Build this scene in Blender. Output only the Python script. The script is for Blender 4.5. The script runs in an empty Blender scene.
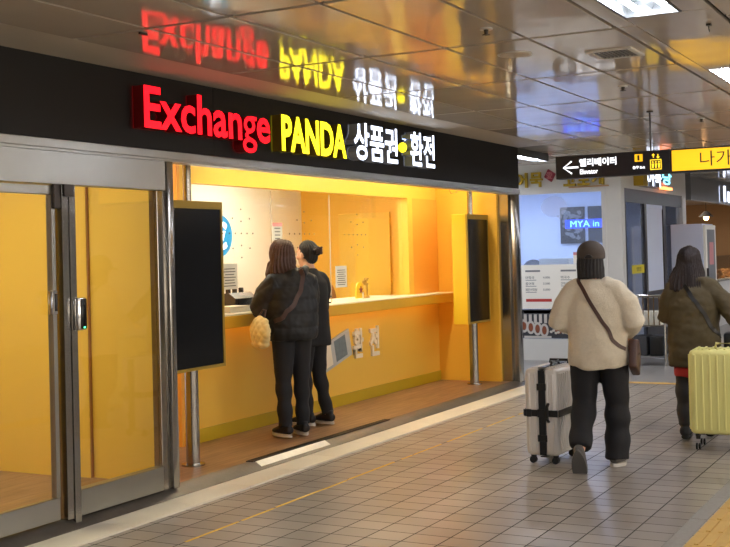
import bpy, bmesh, math, random
from mathutils import Vector, Matrix, noise
from mathutils.bvhtree import BVHTree
R = math.radians
random.seed(7)
S = bpy.context.scene
C = S.collection

# ------------------------------------------------------------------ materials
def hx(h, k=1.0):
    h = h.lstrip('#')
    v = [int(h[i:i + 2], 16) / 255 for i in (0, 2, 4)]
    return [((c / 12.92) if c <= .04045 else ((c + .055) / 1.055) ** 2.4) * k for c in v] + [1]

def mat(name, col, rough=.5, metal=0.0, var=.08, nscale=8, bump=0.0, bscale=60, spec=.5, coat=0, sheen=0, stretch=None, alpha=None):
    m = bpy.data.materials.new(name); m.use_nodes = True
    nt = m.node_tree; N = nt.nodes; L = nt.links
    b = N['Principled BSDF']
    c = hx(col) if isinstance(col, str) else list(col) + [1]
    b.inputs['Roughness'].default_value = rough
    b.inputs['Metallic'].default_value = metal
    b.inputs['Specular IOR Level'].default_value = spec
    b.inputs['Coat Weight'].default_value = coat
    b.inputs['Sheen Weight'].default_value = sheen
    tc = N.new('ShaderNodeTexCoord'); mp = N.new('ShaderNodeMapping')
    L.new(tc.outputs['Object'], mp.inputs['Vector'])
    if stretch: mp.inputs['Scale'].default_value = stretch
    n = N.new('ShaderNodeTexNoise'); n.inputs['Scale'].default_value = nscale; n.inputs['Detail'].default_value = 4
    L.new(mp.outputs[0], n.inputs['Vector'])
    mx = N.new('ShaderNodeMix'); mx.data_type = 'RGBA'
    mx.inputs[6].default_value = [x * (1 - var) for x in c[:3]] + [1]
    mx.inputs[7].default_value = [min(1, x * (1 + var)) for x in c[:3]] + [1]
    L.new(n.outputs['Fac'], mx.inputs[0]); L.new(mx.outputs[2], b.inputs['Base Color'])
    if bump:
        n2 = N.new('ShaderNodeTexNoise'); n2.inputs['Scale'].default_value = bscale; n2.inputs['Detail'].default_value = 3
        L.new(mp.outputs[0], n2.inputs['Vector'])
        bp = N.new('ShaderNodeBump'); bp.inputs['Strength'].default_value = bump; bp.inputs['Distance'].default_value = .01
        L.new(n2.outputs['Fac'], bp.inputs['Height']); L.new(bp.outputs[0], b.inputs['Normal'])
    return m

def emit(name, col, strength, base=None):
    m = bpy.data.materials.new(name); m.use_nodes = True
    b = m.node_tree.nodes['Principled BSDF']
    c = hx(col)
    b.inputs['Base Color'].default_value = hx(base) if base else c
    b.inputs['Emission Color'].default_value = c
    b.inputs['Emission Strength'].default_value = strength
    b.inputs['Roughness'].default_value = .4
    return m

def glass(name, tint=(1, 1, 1), ior=1.45, haze=0.0, hazecol=(.6, .7, .95)):
    m = bpy.data.materials.new(name); m.use_nodes = True
    nt = m.node_tree; N = nt.nodes; L = nt.links
    for n in list(N): N.remove(n)
    o = N.new('ShaderNodeOutputMaterial'); t = N.new('ShaderNodeBsdfTransparent'); g = N.new('ShaderNodeBsdfGlossy')
    t.inputs[0].default_value = list(tint) + [1]; g.inputs['Roughness'].default_value = .015
    lw = N.new('ShaderNodeLayerWeight'); lw.inputs[0].default_value = .5
    pw = N.new('ShaderNodeMath'); pw.operation = 'POWER'; pw.inputs[1].default_value = 5
    fr = N.new('ShaderNodeMath'); fr.operation = 'MULTIPLY_ADD'; fr.inputs[1].default_value = .9; fr.inputs[2].default_value = .04 * ior / 1.45
    L.new(lw.outputs['Facing'], pw.inputs[0]); L.new(pw.outputs[0], fr.inputs[0])
    mx = N.new('ShaderNodeMixShader')
    L.new(fr.outputs[0], mx.inputs[0])
    if haze:
        d = N.new('ShaderNodeBsdfDiffuse'); d.inputs[0].default_value = list(hazecol) + [1]
        m2 = N.new('ShaderNodeMixShader'); m2.inputs[0].default_value = haze
        L.new(t.outputs[0], m2.inputs[1]); L.new(d.outputs[0], m2.inputs[2]); L.new(m2.outputs[0], mx.inputs[1])
    else:
        L.new(t.outputs[0], mx.inputs[1])
    L.new(g.outputs[0], mx.inputs[2]); L.new(mx.outputs[0], o.inputs[0])
    return m

def tile_mat():
    m = bpy.data.materials.new('concourse_tile'); m.use_nodes = True
    nt = m.node_tree; N = nt.nodes; L = nt.links; b = N['Principled BSDF']
    tc = N.new('ShaderNodeTexCoord'); mp = N.new('ShaderNodeMapping')
    L.new(tc.outputs['Object'], mp.inputs[0])
    mp.inputs['Location'].default_value = (-(6.04 - 40 * .176), -(2.14 - 60 * .217), 0)
    br = N.new('ShaderNodeTexBrick'); br.offset = 0; br.squash = 1
    br.inputs['Scale'].default_value = 1; br.inputs['Brick Width'].default_value = .176; br.inputs['Row Height'].default_value = .217
    br.inputs['Mortar Size'].default_value = .0042; br.inputs['Mortar Smooth'].default_value = .25; br.inputs['Bias'].default_value = 0
    br.inputs['Color1'].default_value = hx('#A89F93'); br.inputs['Color2'].default_value = hx('#968D82'); br.inputs['Mortar'].default_value = hx('#2A241F')
    L.new(mp.outputs[0], br.inputs['Vector'])
    n = N.new('ShaderNodeTexNoise'); n.inputs['Scale'].default_value = .9; n.inputs['Detail'].default_value = 6
    L.new(tc.outputs['Object'], n.inputs['Vector'])
    cr = N.new('ShaderNodeValToRGB'); cr.color_ramp.elements[0].position = .3; cr.color_ramp.elements[0].color = (.74, .74, .76, 1)
    cr.color_ramp.elements[1].position = .7; cr.color_ramp.elements[1].color = (1.0, 1.0, 1.0, 1)
    L.new(n.outputs['Fac'], cr.inputs[0])
    mx = N.new('ShaderNodeMix'); mx.data_type = 'RGBA'; mx.blend_type = 'MULTIPLY'; mx.inputs[0].default_value = .8
    L.new(br.outputs['Color'], mx.inputs[6]); L.new(cr.outputs[0], mx.inputs[7]); L.new(mx.outputs[2], b.inputs['Base Color'])
    n3 = N.new('ShaderNodeTexNoise'); n3.inputs['Scale'].default_value = 2.5; L.new(tc.outputs['Object'], n3.inputs['Vector'])
    mr = N.new('ShaderNodeMapRange'); mr.inputs[3].default_value = .25; mr.inputs[4].default_value = .36
    L.new(n3.outputs['Fac'], mr.inputs[0])
    ad = N.new('ShaderNodeMath'); ad.operation = 'MULTIPLY_ADD'; ad.inputs[1].default_value = .45
    L.new(br.outputs['Fac'], ad.inputs[0]); L.new(mr.outputs[0], ad.inputs[2]); L.new(ad.outputs[0], b.inputs['Roughness'])
    bp = N.new('ShaderNodeBump'); bp.inputs['Strength'].default_value = .6; bp.inputs['Distance'].default_value = .003; bp.invert = True
    L.new(br.outputs['Fac'], bp.inputs['Height']); L.new(bp.outputs[0], b.inputs['Normal'])
    return m

def brick_mat(name, c1, c2, mortar, w, h, ms, rough=.5, rot=0, off=.5, noisey=None):
    m = bpy.data.materials.new(name); m.use_nodes = True
    nt = m.node_tree; N = nt.nodes; L = nt.links; b = N['Principled BSDF']
    tc = N.new('ShaderNodeTexCoord'); mp = N.new('ShaderNodeMapping'); mp.inputs['Rotation'].default_value = (0, 0, rot)
    L.new(tc.outputs['Object'], mp.inputs[0])
    br = N.new('ShaderNodeTexBrick'); br.offset = off
    br.inputs['Scale'].default_value = 1; br.inputs['Brick Width'].default_value = w; br.inputs['Row Height'].default_value = h
    br.inputs['Mortar Size'].default_value = ms; br.inputs['Mortar Smooth'].default_value = .2
    br.inputs['Color1'].default_value = hx(c1); br.inputs['Color2'].default_value = hx(c2); br.inputs['Mortar'].default_value = hx(mortar)
    L.new(mp.outputs[0], br.inputs['Vector'])
    out = br.outputs['Color']
    if noisey:
        m2 = N.new('ShaderNodeMapping'); m2.inputs['Scale'].default_value = noisey
        L.new(tc.outputs['Object'], m2.inputs[0])
        n = N.new('ShaderNodeTexNoise'); n.inputs['Scale'].default_value = 4; n.inputs['Detail'].default_value = 5
        L.new(m2.outputs[0], n.inputs['Vector'])
        cr = N.new('ShaderNodeValToRGB'); cr.color_ramp.elements[0].position = .3; cr.color_ramp.elements[0].color = (.42, .38, .34, 1)
        cr.color_ramp.elements[1].position = .7
        L.new(n.outputs['Fac'], cr.inputs[0])
        mx = N.new('ShaderNodeMix'); mx.data_type = 'RGBA'; mx.blend_type = 'MULTIPLY'; mx.inputs[0].default_value = .8
        L.new(out, mx.inputs[6]); L.new(cr.outputs[0], mx.inputs[7]); out = mx.outputs[2]
    L.new(out, b.inputs['Base Color'])
    b.inputs['Roughness'].default_value = rough
    return m

def ceiling_mat():
    m = mat('glossy_ceiling_panel', '#D6CBBB', rough=.085, metal=0, var=.03, nscale=1.5, spec=.6, coat=0)
    nt = m.node_tree; N = nt.nodes; L = nt.links; b = N['Principled BSDF']
    tc = N.new('ShaderNodeTexCoord'); n2 = N.new('ShaderNodeTexNoise'); n2.inputs['Scale'].default_value = 2.6; n2.inputs['Detail'].default_value = 1
    L.new(tc.outputs['Object'], n2.inputs['Vector'])
    bp = N.new('ShaderNodeBump'); bp.inputs['Strength'].default_value = .35; bp.inputs['Distance'].default_value = .012
    L.new(n2.outputs['Fac'], bp.inputs['Height']); L.new(bp.outputs[0], b.inputs['Normal'])
    return m

M = dict(
    tile=tile_mat(), ceil=ceiling_mat(),
    gap=mat('dark_gap', '#1b1815', rough=.8),
    cove=mat('matt_beige_border', '#C2B8A8', rough=.6, var=.03),
    fascia=mat('charcoal_fascia', '#1A1817', rough=.5, var=.05, nscale=2, spec=.25),
    steel=mat('brushed_steel', '#A09D98', rough=.16, metal=1, var=.1, nscale=3, bump=.05, bscale=30, stretch=(1, 1, 6)),
    steelh=mat('brushed_steel_header', '#A3A29C', rough=.3, metal=1, var=.08, nscale=3, bump=.05, bscale=20),
    dsteel=mat('dark_steel', '#4A4541', rough=.35, metal=.9),
    sill=mat('worn_steel_sill', '#716B62', rough=.45, metal=.75, var=.2, nscale=7, bump=.2, bscale=25),
    strip=mat('cream_stone_strip', '#D9D0BC', rough=.45, var=.08, nscale=5),
    yellow=mat('yellow_wall_paint', '#F1C34A', rough=.42, var=.03, nscale=2),
    yellowd=mat('deep_yellow_panel', '#F1BA40', rough=.4, var=.03, nscale=2),
    orange=mat('orange_panel', '#F1AC40', rough=.45, var=.03, nscale=2),
    green=mat('olive_skirting', '#C3A51A', rough=.5, var=.05),
    white=mat('white_wall_paint', '#F3EFE4', rough=.6, var=.02, nscale=2),
    wood=brick_mat('laminate_floor', '#A88460', '#9C7856', '#7E5C3E', 1.2, .12, .0015, .38, 0, .37, (.7, 9, 1)),
    glass=glass('clear_glass'), glassd=glass('door_glass', (.98, .97, .95), 1.45),
    glassb=glass('neighbour_glass', (.93, .96, 1.0), 1.45, .12),
    black=mat('black_plastic', '#0E0E0F', rough=.35, var=.1),
    screen=mat('black_screen', '#08090B', rough=.22, var=.1, spec=.3),
    gold=mat('gold_bezel', '#A98B32', rough=.4, metal=.3, var=.05),
    cabyel=mat('yellow_cabinet', '#E9BC22', rough=.4, var=.03),
    counter=mat('cream_countertop', '#E8DEC6', rough=.35, var=.04),
    shelf=mat('yellow_shelf_front', '#D8A62A', rough=.45, var=.04),
    paper=mat('grey_paper', '#C9C8C0', rough=.7, var=.03),
    ink=mat('grey_ink', '#5C5C5C', rough=.7), inkd=mat('dark_ink', '#33261a', rough=.7), inkr=mat('red_ink', '#B8322C', rough=.6),
    euro=emit('lit_blue_disc', '#2FA3DA', .2), eurow=emit('lit_white_glyph', '#FFFFFF', .6),
    red=emit('red_letter_face', '#FF0C1C', 0.95), redside=mat('red_letter_side', '#7A0F12', rough=.4),
    yel=emit('yellow_letter_face', '#FFE920', 1.2), yelside=mat('yellow_letter_side', '#6E5A12', rough=.4),
    wht=emit('white_letter_face', '#DDE8FF', 1.5), whtside=mat('white_letter_side', '#9AA0AC', rough=.4),
    signblk=mat('sign_black', '#1B1B22', rough=.4), signyel=emit('sign_yellow_face', '#F5B81C', .38),
    signwht=emit('sign_white_glyph', '#F5F8FF', .7), signyg=emit('sign_yellow_glyph', '#F8D030', .5),
    tube=emit('fluorescent_tube', '#EEF3FF', 42), trough=mat('lamp_trough', '#5A5C5C', rough=.35, metal=.7),
    tac=mat('tactile_yellow', '#C9A04A', rough=.6, var=.12, nscale=9), tacb=mat('grey_granite', '#8C877E', rough=.5, var=.22, nscale=40),
    ypaint=mat('yellow_floor_paint', '#DDB638', rough=.6, var=.2, nscale=12),
    greyfl=brick_mat('far_grey_floor', '#9A9691', '#928E8A', '#7C7975', .6, .6, .004, .35, 0, 0),
    nwhite=mat('neighbour_white_frame', '#D6D4CE', rough=.45, var=.03), nwall=mat('neighbour_blue_white_wall', '#D5DCEE', rough=.6, var=.02),
    grey=mat('mid_grey_board', '#7D7E80', rough=.5, var=.04), beige=mat('beige_wall', '#B8946A', rough=.6, var=.04),
    goldl=mat('gold_letters', '#B89A2C', rough=.35, metal=.5), maroon=mat('maroon_plate', '#8A2233', rough=.5),
    bluelit=emit('blue_lit_strip', '#1A3CFF', .8), cyanlit=emit('cyan_lit_glyph', '#7FE0FF', 1.1), orangelit=emit('orange_lit_glyph', '#FF8A50', 1.5),
    skin=mat('skin', '#D9A88A', rough=.5, var=.04, nscale=12), eyew=mat('eye_white', '#EDEDE8', rough=.2), iris=mat('iris', '#20130c', rough=.2),
    lip=mat('lips', '#B4685E', rough=.5),
    hairb=mat('brown_hair', '#4B2F24', rough=.42, var=.35, nscale=40, bump=.5, bscale=50, stretch=(3, 3, .25)),
    hairk=mat('black_hair', '#15100F', rough=.6, var=.3, nscale=40, bump=.5, bscale=50, stretch=(3, 3, .25)),
    hairr=mat('dark_reddish_hair', '#211413', rough=.6, var=.35, nscale=40, bump=.5, bscale=50, stretch=(3, 3, .25)),
    fleece=mat('cream_fleece', '#DDD1B8', rough=.95, var=.1, nscale=60, bump=.8, bscale=170, sheen=.3),
    olive=mat('olive_coat', '#4C4128', rough=.75, var=.15, nscale=6, bump=.15, bscale=80),
    puffer=mat('black_puffer', '#0C0C0F', rough=.6, var=.2, nscale=6, bump=.1),
    coatk=mat('black_coat', '#100F11', rough=.8, var=.2, nscale=10), trous=mat('black_trousers', '#141418', rough=.8, var=.2, nscale=10, bump=.1, bscale=90),
    redcl=mat('red_cloth', '#B02A2C', rough=.8, var=.08), leather=mat('brown_leather', '#4A3026', rough=.45, var=.12, bump=.1),
    capm=mat('dark_brown_cap', '#4A4039', rough=.8, var=.1), yelbag=mat('quilted_yellow_bag', '#E3CB8A', rough=.6, var=.06),
    shoeg=mat('grey_shoe', '#5B5754', rough=.7), shoew=mat('white_rubber', '#CFCBC2', rough=.6), shoek=mat('black_shoe', '#19171A', rough=.6),
    sole=mat('grey_sole', '#5A5754', rough=.8, bump=.4, bscale=120),
    case=mat('champagne_suitcase', '#DCD6CE', rough=.36, metal=.1, var=.03), ycase=mat('pale_yellow_suitcase', '#E6E294', rough=.38, var=.03, nscale=5),
    ylight=mat('pale_yellow_trim', '#C9C27A', rough=.4), chrome=mat('chrome', '#D0D0D0', rough=.15, metal=1),
    figure=mat('brown_figure', '#B98A36', rough=.4, metal=.3), ivory=mat('ivory_card', '#EFE6CC', rough=.6), starred=mat('dark_red', '#8A1C2C', rough=.5),
    chairb=mat('tan_chair', '#A9743A', rough=.6), dgrey=mat('dark_grey_fabric', '#3A3B40', rough=.8),
    pinkp=mat('pink_notice', '#D58E8E', rough=.6), sticker=mat('yellow_sticker', '#D8C526', rough=.5), bread=mat('bread', '#C08A4E', rough=.7, var=.3, nscale=12),
    banknote=mat('banknote_print', '#B9BDB8', rough=.6, var=.1, nscale=14), notedk=mat('banknote_ink', '#6D7C80', rough=.6, var=.3, nscale=20),
    rollk=mat('black_roll', '#1C1A1C', rough=.4), rollw=mat('white_roll', '#C9C4BC', rough=.5), rollr=mat('brown_fried_food', '#8A4A2C', rough=.5, var=.4, nscale=25),
    warm=emit('warm_strip', '#FFF2D2', 25), warmw=emit('warm_white_panel', '#FAF8E2', 8.5), coolw=emit('cool_white_panel', '#CFE0FF', 9),
    bulb=emit('hot_bulb', '#FFB870', 30), fillpanel=emit('added_fill_glow', '#FFF2E0', 2.2),
)

# ------------------------------------------------------------------ mesh helpers
def mkobj(name, me, parent=None, label=None, cat=None, group=None, kind=None):
    o = bpy.data.objects.new(name, me); C.objects.link(o)
    if parent is not None: o.parent = parent
    if label: o['label'] = label
    if cat: o['category'] = cat
    if group: o['group'] = group
    if kind: o['kind'] = kind
    return o

def thing(name, label, cat, loc=(0, 0, 0), rz=0, group=None):
    o = mkobj(name, None, None, label, cat, group)
    o.location = loc; o.rotation_euler = (0, 0, rz)
    return o

class MB:
    """collects shapes, builds ONE mesh object"""
    def __init__(s): s.bm = bmesh.new(); s.mi = 0
    def _mat(s, faces):
        for f in faces: f.material_index = s.mi
    def box(s, x0, x1, y0, y1, z0, z1, bev=0, seg=2, rot=None, piv=None):
        b = bmesh.new()
        bmesh.ops.create_cube(b, size=1)
        bmesh.ops.scale(b, vec=(abs(x1 - x0), abs(y1 - y0), abs(z1 - z0)), verts=b.verts)
        if bev: bmesh.ops.bevel(b, geom=list(b.edges), offset=bev, segments=seg, profile=.5, affect='EDGES')
        if rot is not None: bmesh.ops.rotate(b, verts=b.verts, cent=(0, 0, 0), matrix=rot)
        bmesh.ops.translate(b, vec=((x0 + x1) / 2, (y0 + y1) / 2, (z0 + z1) / 2), verts=b.verts)
        s._merge(b); return s
    def _merge(s, b):
        me = bpy.data.meshes.new('t'); b.to_mesh(me); b.free()
        n0 = len(s.bm.faces); s.bm.from_mesh(me); bpy.data.meshes.remove(me)
        s.bm.faces.ensure_lookup_table()
        for f in s.bm.faces[n0:]: f.material_index = s.mi
    def tube(s, pts, rad, seg=14, side=Vector((1, 0, 0)), round_caps=True):
        pts = [Vector(p) for p in pts]; n = len(pts)
        rad = [(r, r) if not isinstance(r, (tuple, list)) else r for r in (rad if isinstance(rad, list) else [rad] * n)]
        rings = []
        def ring(c, t, a, b):
            sd = side - t * side.dot(t)
            if sd.length < .05: sd = Vector((0, 1, 0)) - t * t.y
            sd.normalize(); o = t.cross(sd)
            return [s.bm.verts.new(c + sd * (a * math.cos(2 * math.pi * k / seg)) + o * (b * math.sin(2 * math.pi * k / seg))) for k in range(seg)]
        for i, p in enumerate(pts):
            t = (pts[min(i + 1, n - 1)] - pts[max(i - 1, 0)]).normalized(); a, b = rad[i]
            if i == 0 and round_caps:
                m = min(a, b); rings.append(ring(p - t * m * .45, t, a * .6, b * .6)); rings.append(ring(p - t * m * .2, t, a * .9, b * .9))
            rings.append(ring(p, t, a, b))
            if i == n - 1 and round_caps:
                m = min(a, b); rings.append(ring(p + t * m * .2, t, a * .9, b * .9)); rings.append(ring(p + t * m * .45, t, a * .6, b * .6))
        fs = []
        for r0, r1 in zip(rings, rings[1:]):
            for k in range(seg): fs.append(s.bm.faces.new((r0[k], r0[(k + 1) % seg], r1[(k + 1) % seg], r1[k])))
        fs.append(s.bm.faces.new(list(reversed(rings[0])))); fs.append(s.bm.faces.new(rings[-1]))
        s._mat(fs); return s
    def ell(s, c, r, seg=20, rot=None):
        b = bmesh.new(); bmesh.ops.create_uvsphere(b, u_segments=seg, v_segments=max(8, seg // 2), radius=1)
        bmesh.ops.scale(b, vec=r if isinstance(r, (tuple, list)) else (r, r, r), verts=b.verts)
        if rot is not None: bmesh.ops.rotate(b, verts=b.verts, cent=(0, 0, 0), matrix=rot)
        bmesh.ops.translate(b, vec=c, verts=b.verts); s._merge(b); return s
    def prism(s, pts, axis, a0, a1):
        """polygon pts (u,v) extruded along axis between a0 and a1; axis 'x': (u,v)=(y,z); 'y': (x,z); 'z': (x,y)"""
        def P(u, v, a): return {'x': (a, u, v), 'y': (u, a, v), 'z': (u, v, a)}[axis]
        A = [s.bm.verts.new(P(u, v, a0)) for u, v in pts]; B = [s.bm.verts.new(P(u, v, a1)) for u, v in pts]
        fs = [s.bm.faces.new(A), s.bm.faces.new(list(reversed(B)))]
        n = len(pts)
        for k in range(n): fs.append(s.bm.faces.new((A[(k + 1) % n], A[k], B[k], B[(k + 1) % n])))
        s._mat(fs); return s
    def ribbon(s, pts, nors, w, th):
        """flat strap of width w and thickness th along pts, lying against normals"""
        rings = []
        for i, p in enumerate(pts):
            t = (pts[min(i + 1, len(pts) - 1)] - pts[max(i - 1, 0)]).normalized(); n = nors[i]
            n = (n - t * n.dot(t)).normalized(); sd = t.cross(n)
            rings.append([s.bm.verts.new(p + sd * (w / 2 * a) + n * (th * b)) for a, b in ((-1, 0), (1, 0), (1, 1), (-1, 1))])
        for r0, r1 in zip(rings, rings[1:]):
            for k in range(4): s.bm.faces.new((r0[k], r0[(k + 1) % 4], r1[(k + 1) % 4], r1[k])).material_index = s.mi
        s.bm.faces.new(rings[0][::-1]); s.bm.faces.new(rings[-1]); return s
    def mesh(s, name, mats, smooth=35):
        bmesh.ops.recalc_face_normals(s.bm, faces=s.bm.faces)
        me = bpy.data.meshes.new(name); s.bm.to_mesh(me); s.bm.free()
        for m in (mats if isinstance(mats, (list, tuple)) else [mats]): me.materials.append(M[m] if isinstance(m, str) else m)
        if smooth:
            for p in me.polygons: p.use_smooth = True
            me.set_sharp_from_angle(angle=R(smooth))
        return me
    def build(s, name, mats, parent=None, label=None, cat=None, group=None, kind=None, loc=None, rz=0, smooth=35):
        o = mkobj(name, s.mesh(name, mats, smooth), parent, label, cat, group, kind)
        if loc is not None: o.location = loc
        if rz: o.rotation_euler = (0, 0, rz)
        return o

def struct(name, mb, m, parent=None, smooth=35):
    return mb.build(name, m, parent, kind=None if parent else 'structure', smooth=smooth)

def bx(*a, **k): return MB().box(*a, **k)

def text_data(txt, bold=0.0, res=3):
    cu = bpy.data.curves.new('t', 'FONT'); cu.body = txt; cu.size = 1; cu.offset = bold; cu.resolution_u = res; cu.fill_mode = 'BOTH'
    cu.extrude = .5
    o = bpy.data.objects.new('t', cu); C.objects.link(o)
    bpy.context.view_layer.update()
    dg = bpy.context.evaluated_depsgraph_get()
    me = bpy.data.meshes.new_from_object(o.evaluated_get(dg))
    vs = [v.co.copy() for v in me.vertices]; fs = [tuple(p.vertices) for p in me.polygons]
    bpy.data.objects.remove(o); bpy.data.curves.remove(cu); bpy.data.meshes.remove(me)
    return vs, fs

def lettering(name, txt, u0, u1, z0, z1, plane, face, depth, mats, parent=None, bold=.0, box=None, ext=None, **kw):
    """text filled into u0..u1 x z0..z1. plane 'y': reads along +X facing -Y at y=face; plane 'x': reads along -Y facing -X at x=face.
    box=(minx,maxx,miny,maxy) gives a shared reference box for single glyphs."""
    vs, fs = text_data(txt, bold)
    if box is None:
        box = (min(v.x for v in vs), max(v.x for v in vs), min(v.y for v in vs), max(v.y for v in vs))
    out = []
    for v in vs:
        u = u0 + (v.x - box[0]) / (box[1] - box[0]) * (u1 - u0); z = z0 + (v.y - box[2]) / (box[3] - box[2]) * (z1 - z0)
        d = face + (.5 - v.z) * depth
        out.append((u, d, z) if plane == 'y' else (d, u, z))
    me = bpy.data.meshes.new(name); me.from_pydata(out, [], fs); me.update()
    for m in mats: me.materials.append(M[m])
    if len(mats) > 1:
        for p in me.polygons:
            n = p.normal; dn = n.y if plane == 'y' else n.x
            p.material_index = 0 if abs(dn) > .9 else 1
    return mkobj(name, me, parent, **kw)

def channel_letters(parent, txt, x0, x1, z0, z1, yf, depth, mats, bold=.02):
    """one mesh per glyph; returns list"""
    # widths from the advance of growing strings
    edges = []
    for i, ch in enumerate(txt):
        if ch == ' ': continue
        va, _ = text_data(txt[:i + 1] + '.', bold); vb, _ = text_data(ch, bold)
        vc, _ = text_data(txt[:i] + ch, bold)
        edges.append((i, max(v.x for v in vc), min(v.x for v in vb), max(v.x for v in vb), min(v.y for v in vb), max(v.y for v in vb)))
    ymin = min(e[4] for e in edges); ymax = max(e[5] for e in edges)
    f = edges[0]; X0 = f[1] - (f[3] - f[2]); X1 = edges[-1][1]
    k = (x1 - x0) / (X1 - X0)
    out = []
    for i, xr, gx0, gx1, gy0, gy1 in edges:
        b = x0 + (xr - X0) * k; a = b - (gx1 - gx0) * k
        za = z0 + (gy0 - ymin) / (ymax - ymin) * (z1 - z0); zb = z0 + (gy1 - ymin) / (ymax - ymin) * (z1 - z0)
        out.append(lettering('letter', txt[i], a, b, za, zb, 'y', yf, depth, mats, parent, .004 if txt[i] == 'g' else bold))
    return out

def lines_of_print(mb, u0, u1, z0, z1, n, plane, face, t=.001, frac=.5, jit=.3):
    rnd = random.Random(int(u0 * 100 + z0 * 77))
    for k in range(n):
        z = z1 - (k + .5) * (z1 - z0) / n; h = (z1 - z0) / n * frac / 2
        w = (u1 - u0) * (1 - jit * rnd.random()); c = (u0 + u1) / 2
        if plane == 'y': mb.box(c - w / 2, c + w / 2, face - t, face, z - h, z + h)
        else: mb.box(face - t, face, c - w / 2, c + w / 2, z - h, z + h)

# ------------------------------------------------------------------ camera
cam = bpy.data.cameras.new('camera'); co = bpy.data.objects.new('camera', cam); C.objects.link(co)
FPX = 1141.254; cam.sensor_width = 36; cam.lens = 36 * FPX / 730; cam.shift_y = -38.652 / 730; cam.clip_end = 200
a_, b_, c_ = -1.07786912, 0.01705502, 0.02571425
Rm = Matrix.Rotation(a_, 3, 'Z') @ Matrix.Rotation(b_, 3, 'X') @ Matrix.Rotation(c_, 3, 'Y')
Rc = Rm @ Matrix(((1, 0, 0), (0, 0, -1), (0, 1, 0)))
co.matrix_world = Matrix.Translation((0, 0, 1.55)) @ Rc.to_4x4()
S.camera = co

# ------------------------------------------------------------------ concourse shell
CZ = 2.75
struct('floor', bx(-6, 13.0, -7, 4.36, -.05, 0), 'tile')
struct('floor', bx(13.0, 45, -7, 16, -.05, 0), 'greyfl')
struct('floor', bx(-6, 13.0, 4.7, 9, -.05, .0), 'greyfl')
struct('trim_1', bx(12.93, 13.07, 1.6, 5.0, 0, .003), 'tac')             # thin yellow line across the concourse
# cream strip and steel sill
mb = MB()
x = -2.0
while x < 12.95:
    mb.box(x, min(x + .596, 12.98), 4.36, 4.61, -.05, .012, bev=.003, seg=1); x += .6
struct('trim_2', mb, 'strip')
struct('trim_3', MB().prism([(4.61, -.05), (4.61, .014), (4.68, .055), (4.735, .062), (4.735, -.05)], 'x', -2, 12.5), 'sill')
struct('floor', bx(-2, 12.25, 4.735, 9.0, 0, .06), 'wood')
# drain-like grate along the sill
t = thing('entrance_grate', 'long narrow black grate let into the sill along the counter front', 'grate', (8.0, 4.72, .062))
mb = MB().box(-1.08, 1.12, -.03, -.025, -.001, .006).box(-1.08, 1.12, .025, .03, -.001, .006).box(-1.08, -1.073, -.025, .025, -.001, .006).box(1.113, 1.12, -.025, .025, -.001, .006)
mb.build('frame', 'dsteel', t)
mb = MB()
for k in range(4): mb.box(-1.073, 1.113, -.024 + k * .0125, -.016 + k * .0125, -.001, .004)
mb.build('slat_insert', 'black', t)
MB().prism([(-.033, .001), (-.041, -.004), (-.085, -.030), (-.085, -.04), (-.033, -.012)], 'x', -1.05, -.05).build('scuffed_steel_edge', mat('worn_bright_steel', '#E4E0D4', rough=.4, metal=.3, var=.1, nscale=10), t, label='bright worn steel edge')

# tactile paving and its granite border
struct('trim_4', (lambda m: [m.box(-3 + .6 * k, -3 + .6 * k + .597, 1.397, 1.49, -.002, .002) for k in range(30)] and m)(MB()), 'tacb')
mb = MB()
for k in range(60):
    for j in range(1):
        x0 = -3 + .3 * k; y0 = 1.39 - .3 * (j + 1)
        mb.box(x0 + .002, x0 + .298, y0 + .002, y0 + .298, -.002, .003)
        for i in range(4): mb.box(x0 + .02, x0 + .28, y0 + .035 + i * .066, y0 + .06 + i * .066, .003, .008)
struct('trim_5', mb, 'tac')
# worn yellow paint line
mb = MB(); rnd = random.Random(3); x = 4.6
while x < 10.3:
    l = rnd.uniform(.15, .9)
    mb.box(x, min(x + l, 10.3), 3.862 + rnd.uniform(0, .006), 3.888 - rnd.uniform(0, .006), -.001, .0015); x += l + rnd.choice([.01, .03, .12])
mb.build('floor_marking_line', 'ypaint', None, 'thin worn yellow line painted along the floor tiles in front of the shop', 'floor line')

# ceiling panels
X0, DX, Y0, DY = 4.68, 1.46, 4.27, .52
def ceil_panel(mb, x0, x1, y0, y1, g=.012, sag=.0014):
    tx = random.uniform(-.0015, .0015); ty = random.uniform(-.003, .003)
    xm, ym = (x0 + x1) / 2, (y0 + y1) / 2
    nx, ny = 6, 8; gx = g * 1.7
    if (x0 > 16) or y1 < .5: nx, ny = 2, 4
    G = []
    for i in range(nx + 1):
        row = []
        for j in range(ny + 1):
            a = x0 + gx + (x1 - x0 - 2 * gx) * i / nx; b = y0 + g + (y1 - y0 - 2 * g) * j / ny
            u, v = 2 * i / nx - 1, 2 * j / ny - 1
            row.append(mb.bm.verts.new((a, b, CZ + (a - xm) * tx + (b - ym) * ty - sag * (1 - v * v) * (1 - .35 * u * u))))
        G.append(row)
    for i in range(nx):
        for j in range(ny): mb.bm.faces.new((G[i][j], G[i][j + 1], G[i + 1][j + 1], G[i + 1][j]))
    edge = [G[i][0] for i in range(nx)] + [G[nx][j] for j in range(ny)] + [G[i][ny] for i in range(nx, 0, -1)] + [G[0][j] for j in range(ny, 0, -1)]
    up = [mb.bm.verts.new((v.co.x, v.co.y, CZ + .02)) for v in edge]
    n = len(edge)
    for k in range(n): mb.bm.faces.new((edge[k], edge[(k + 1) % n], up[(k + 1) % n], up[k]))
    mb.bm.faces.new(up)
mb = MB()
ys = [4.27, 3.76, 3.25, 2.73, 2.22, 1.71]
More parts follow.
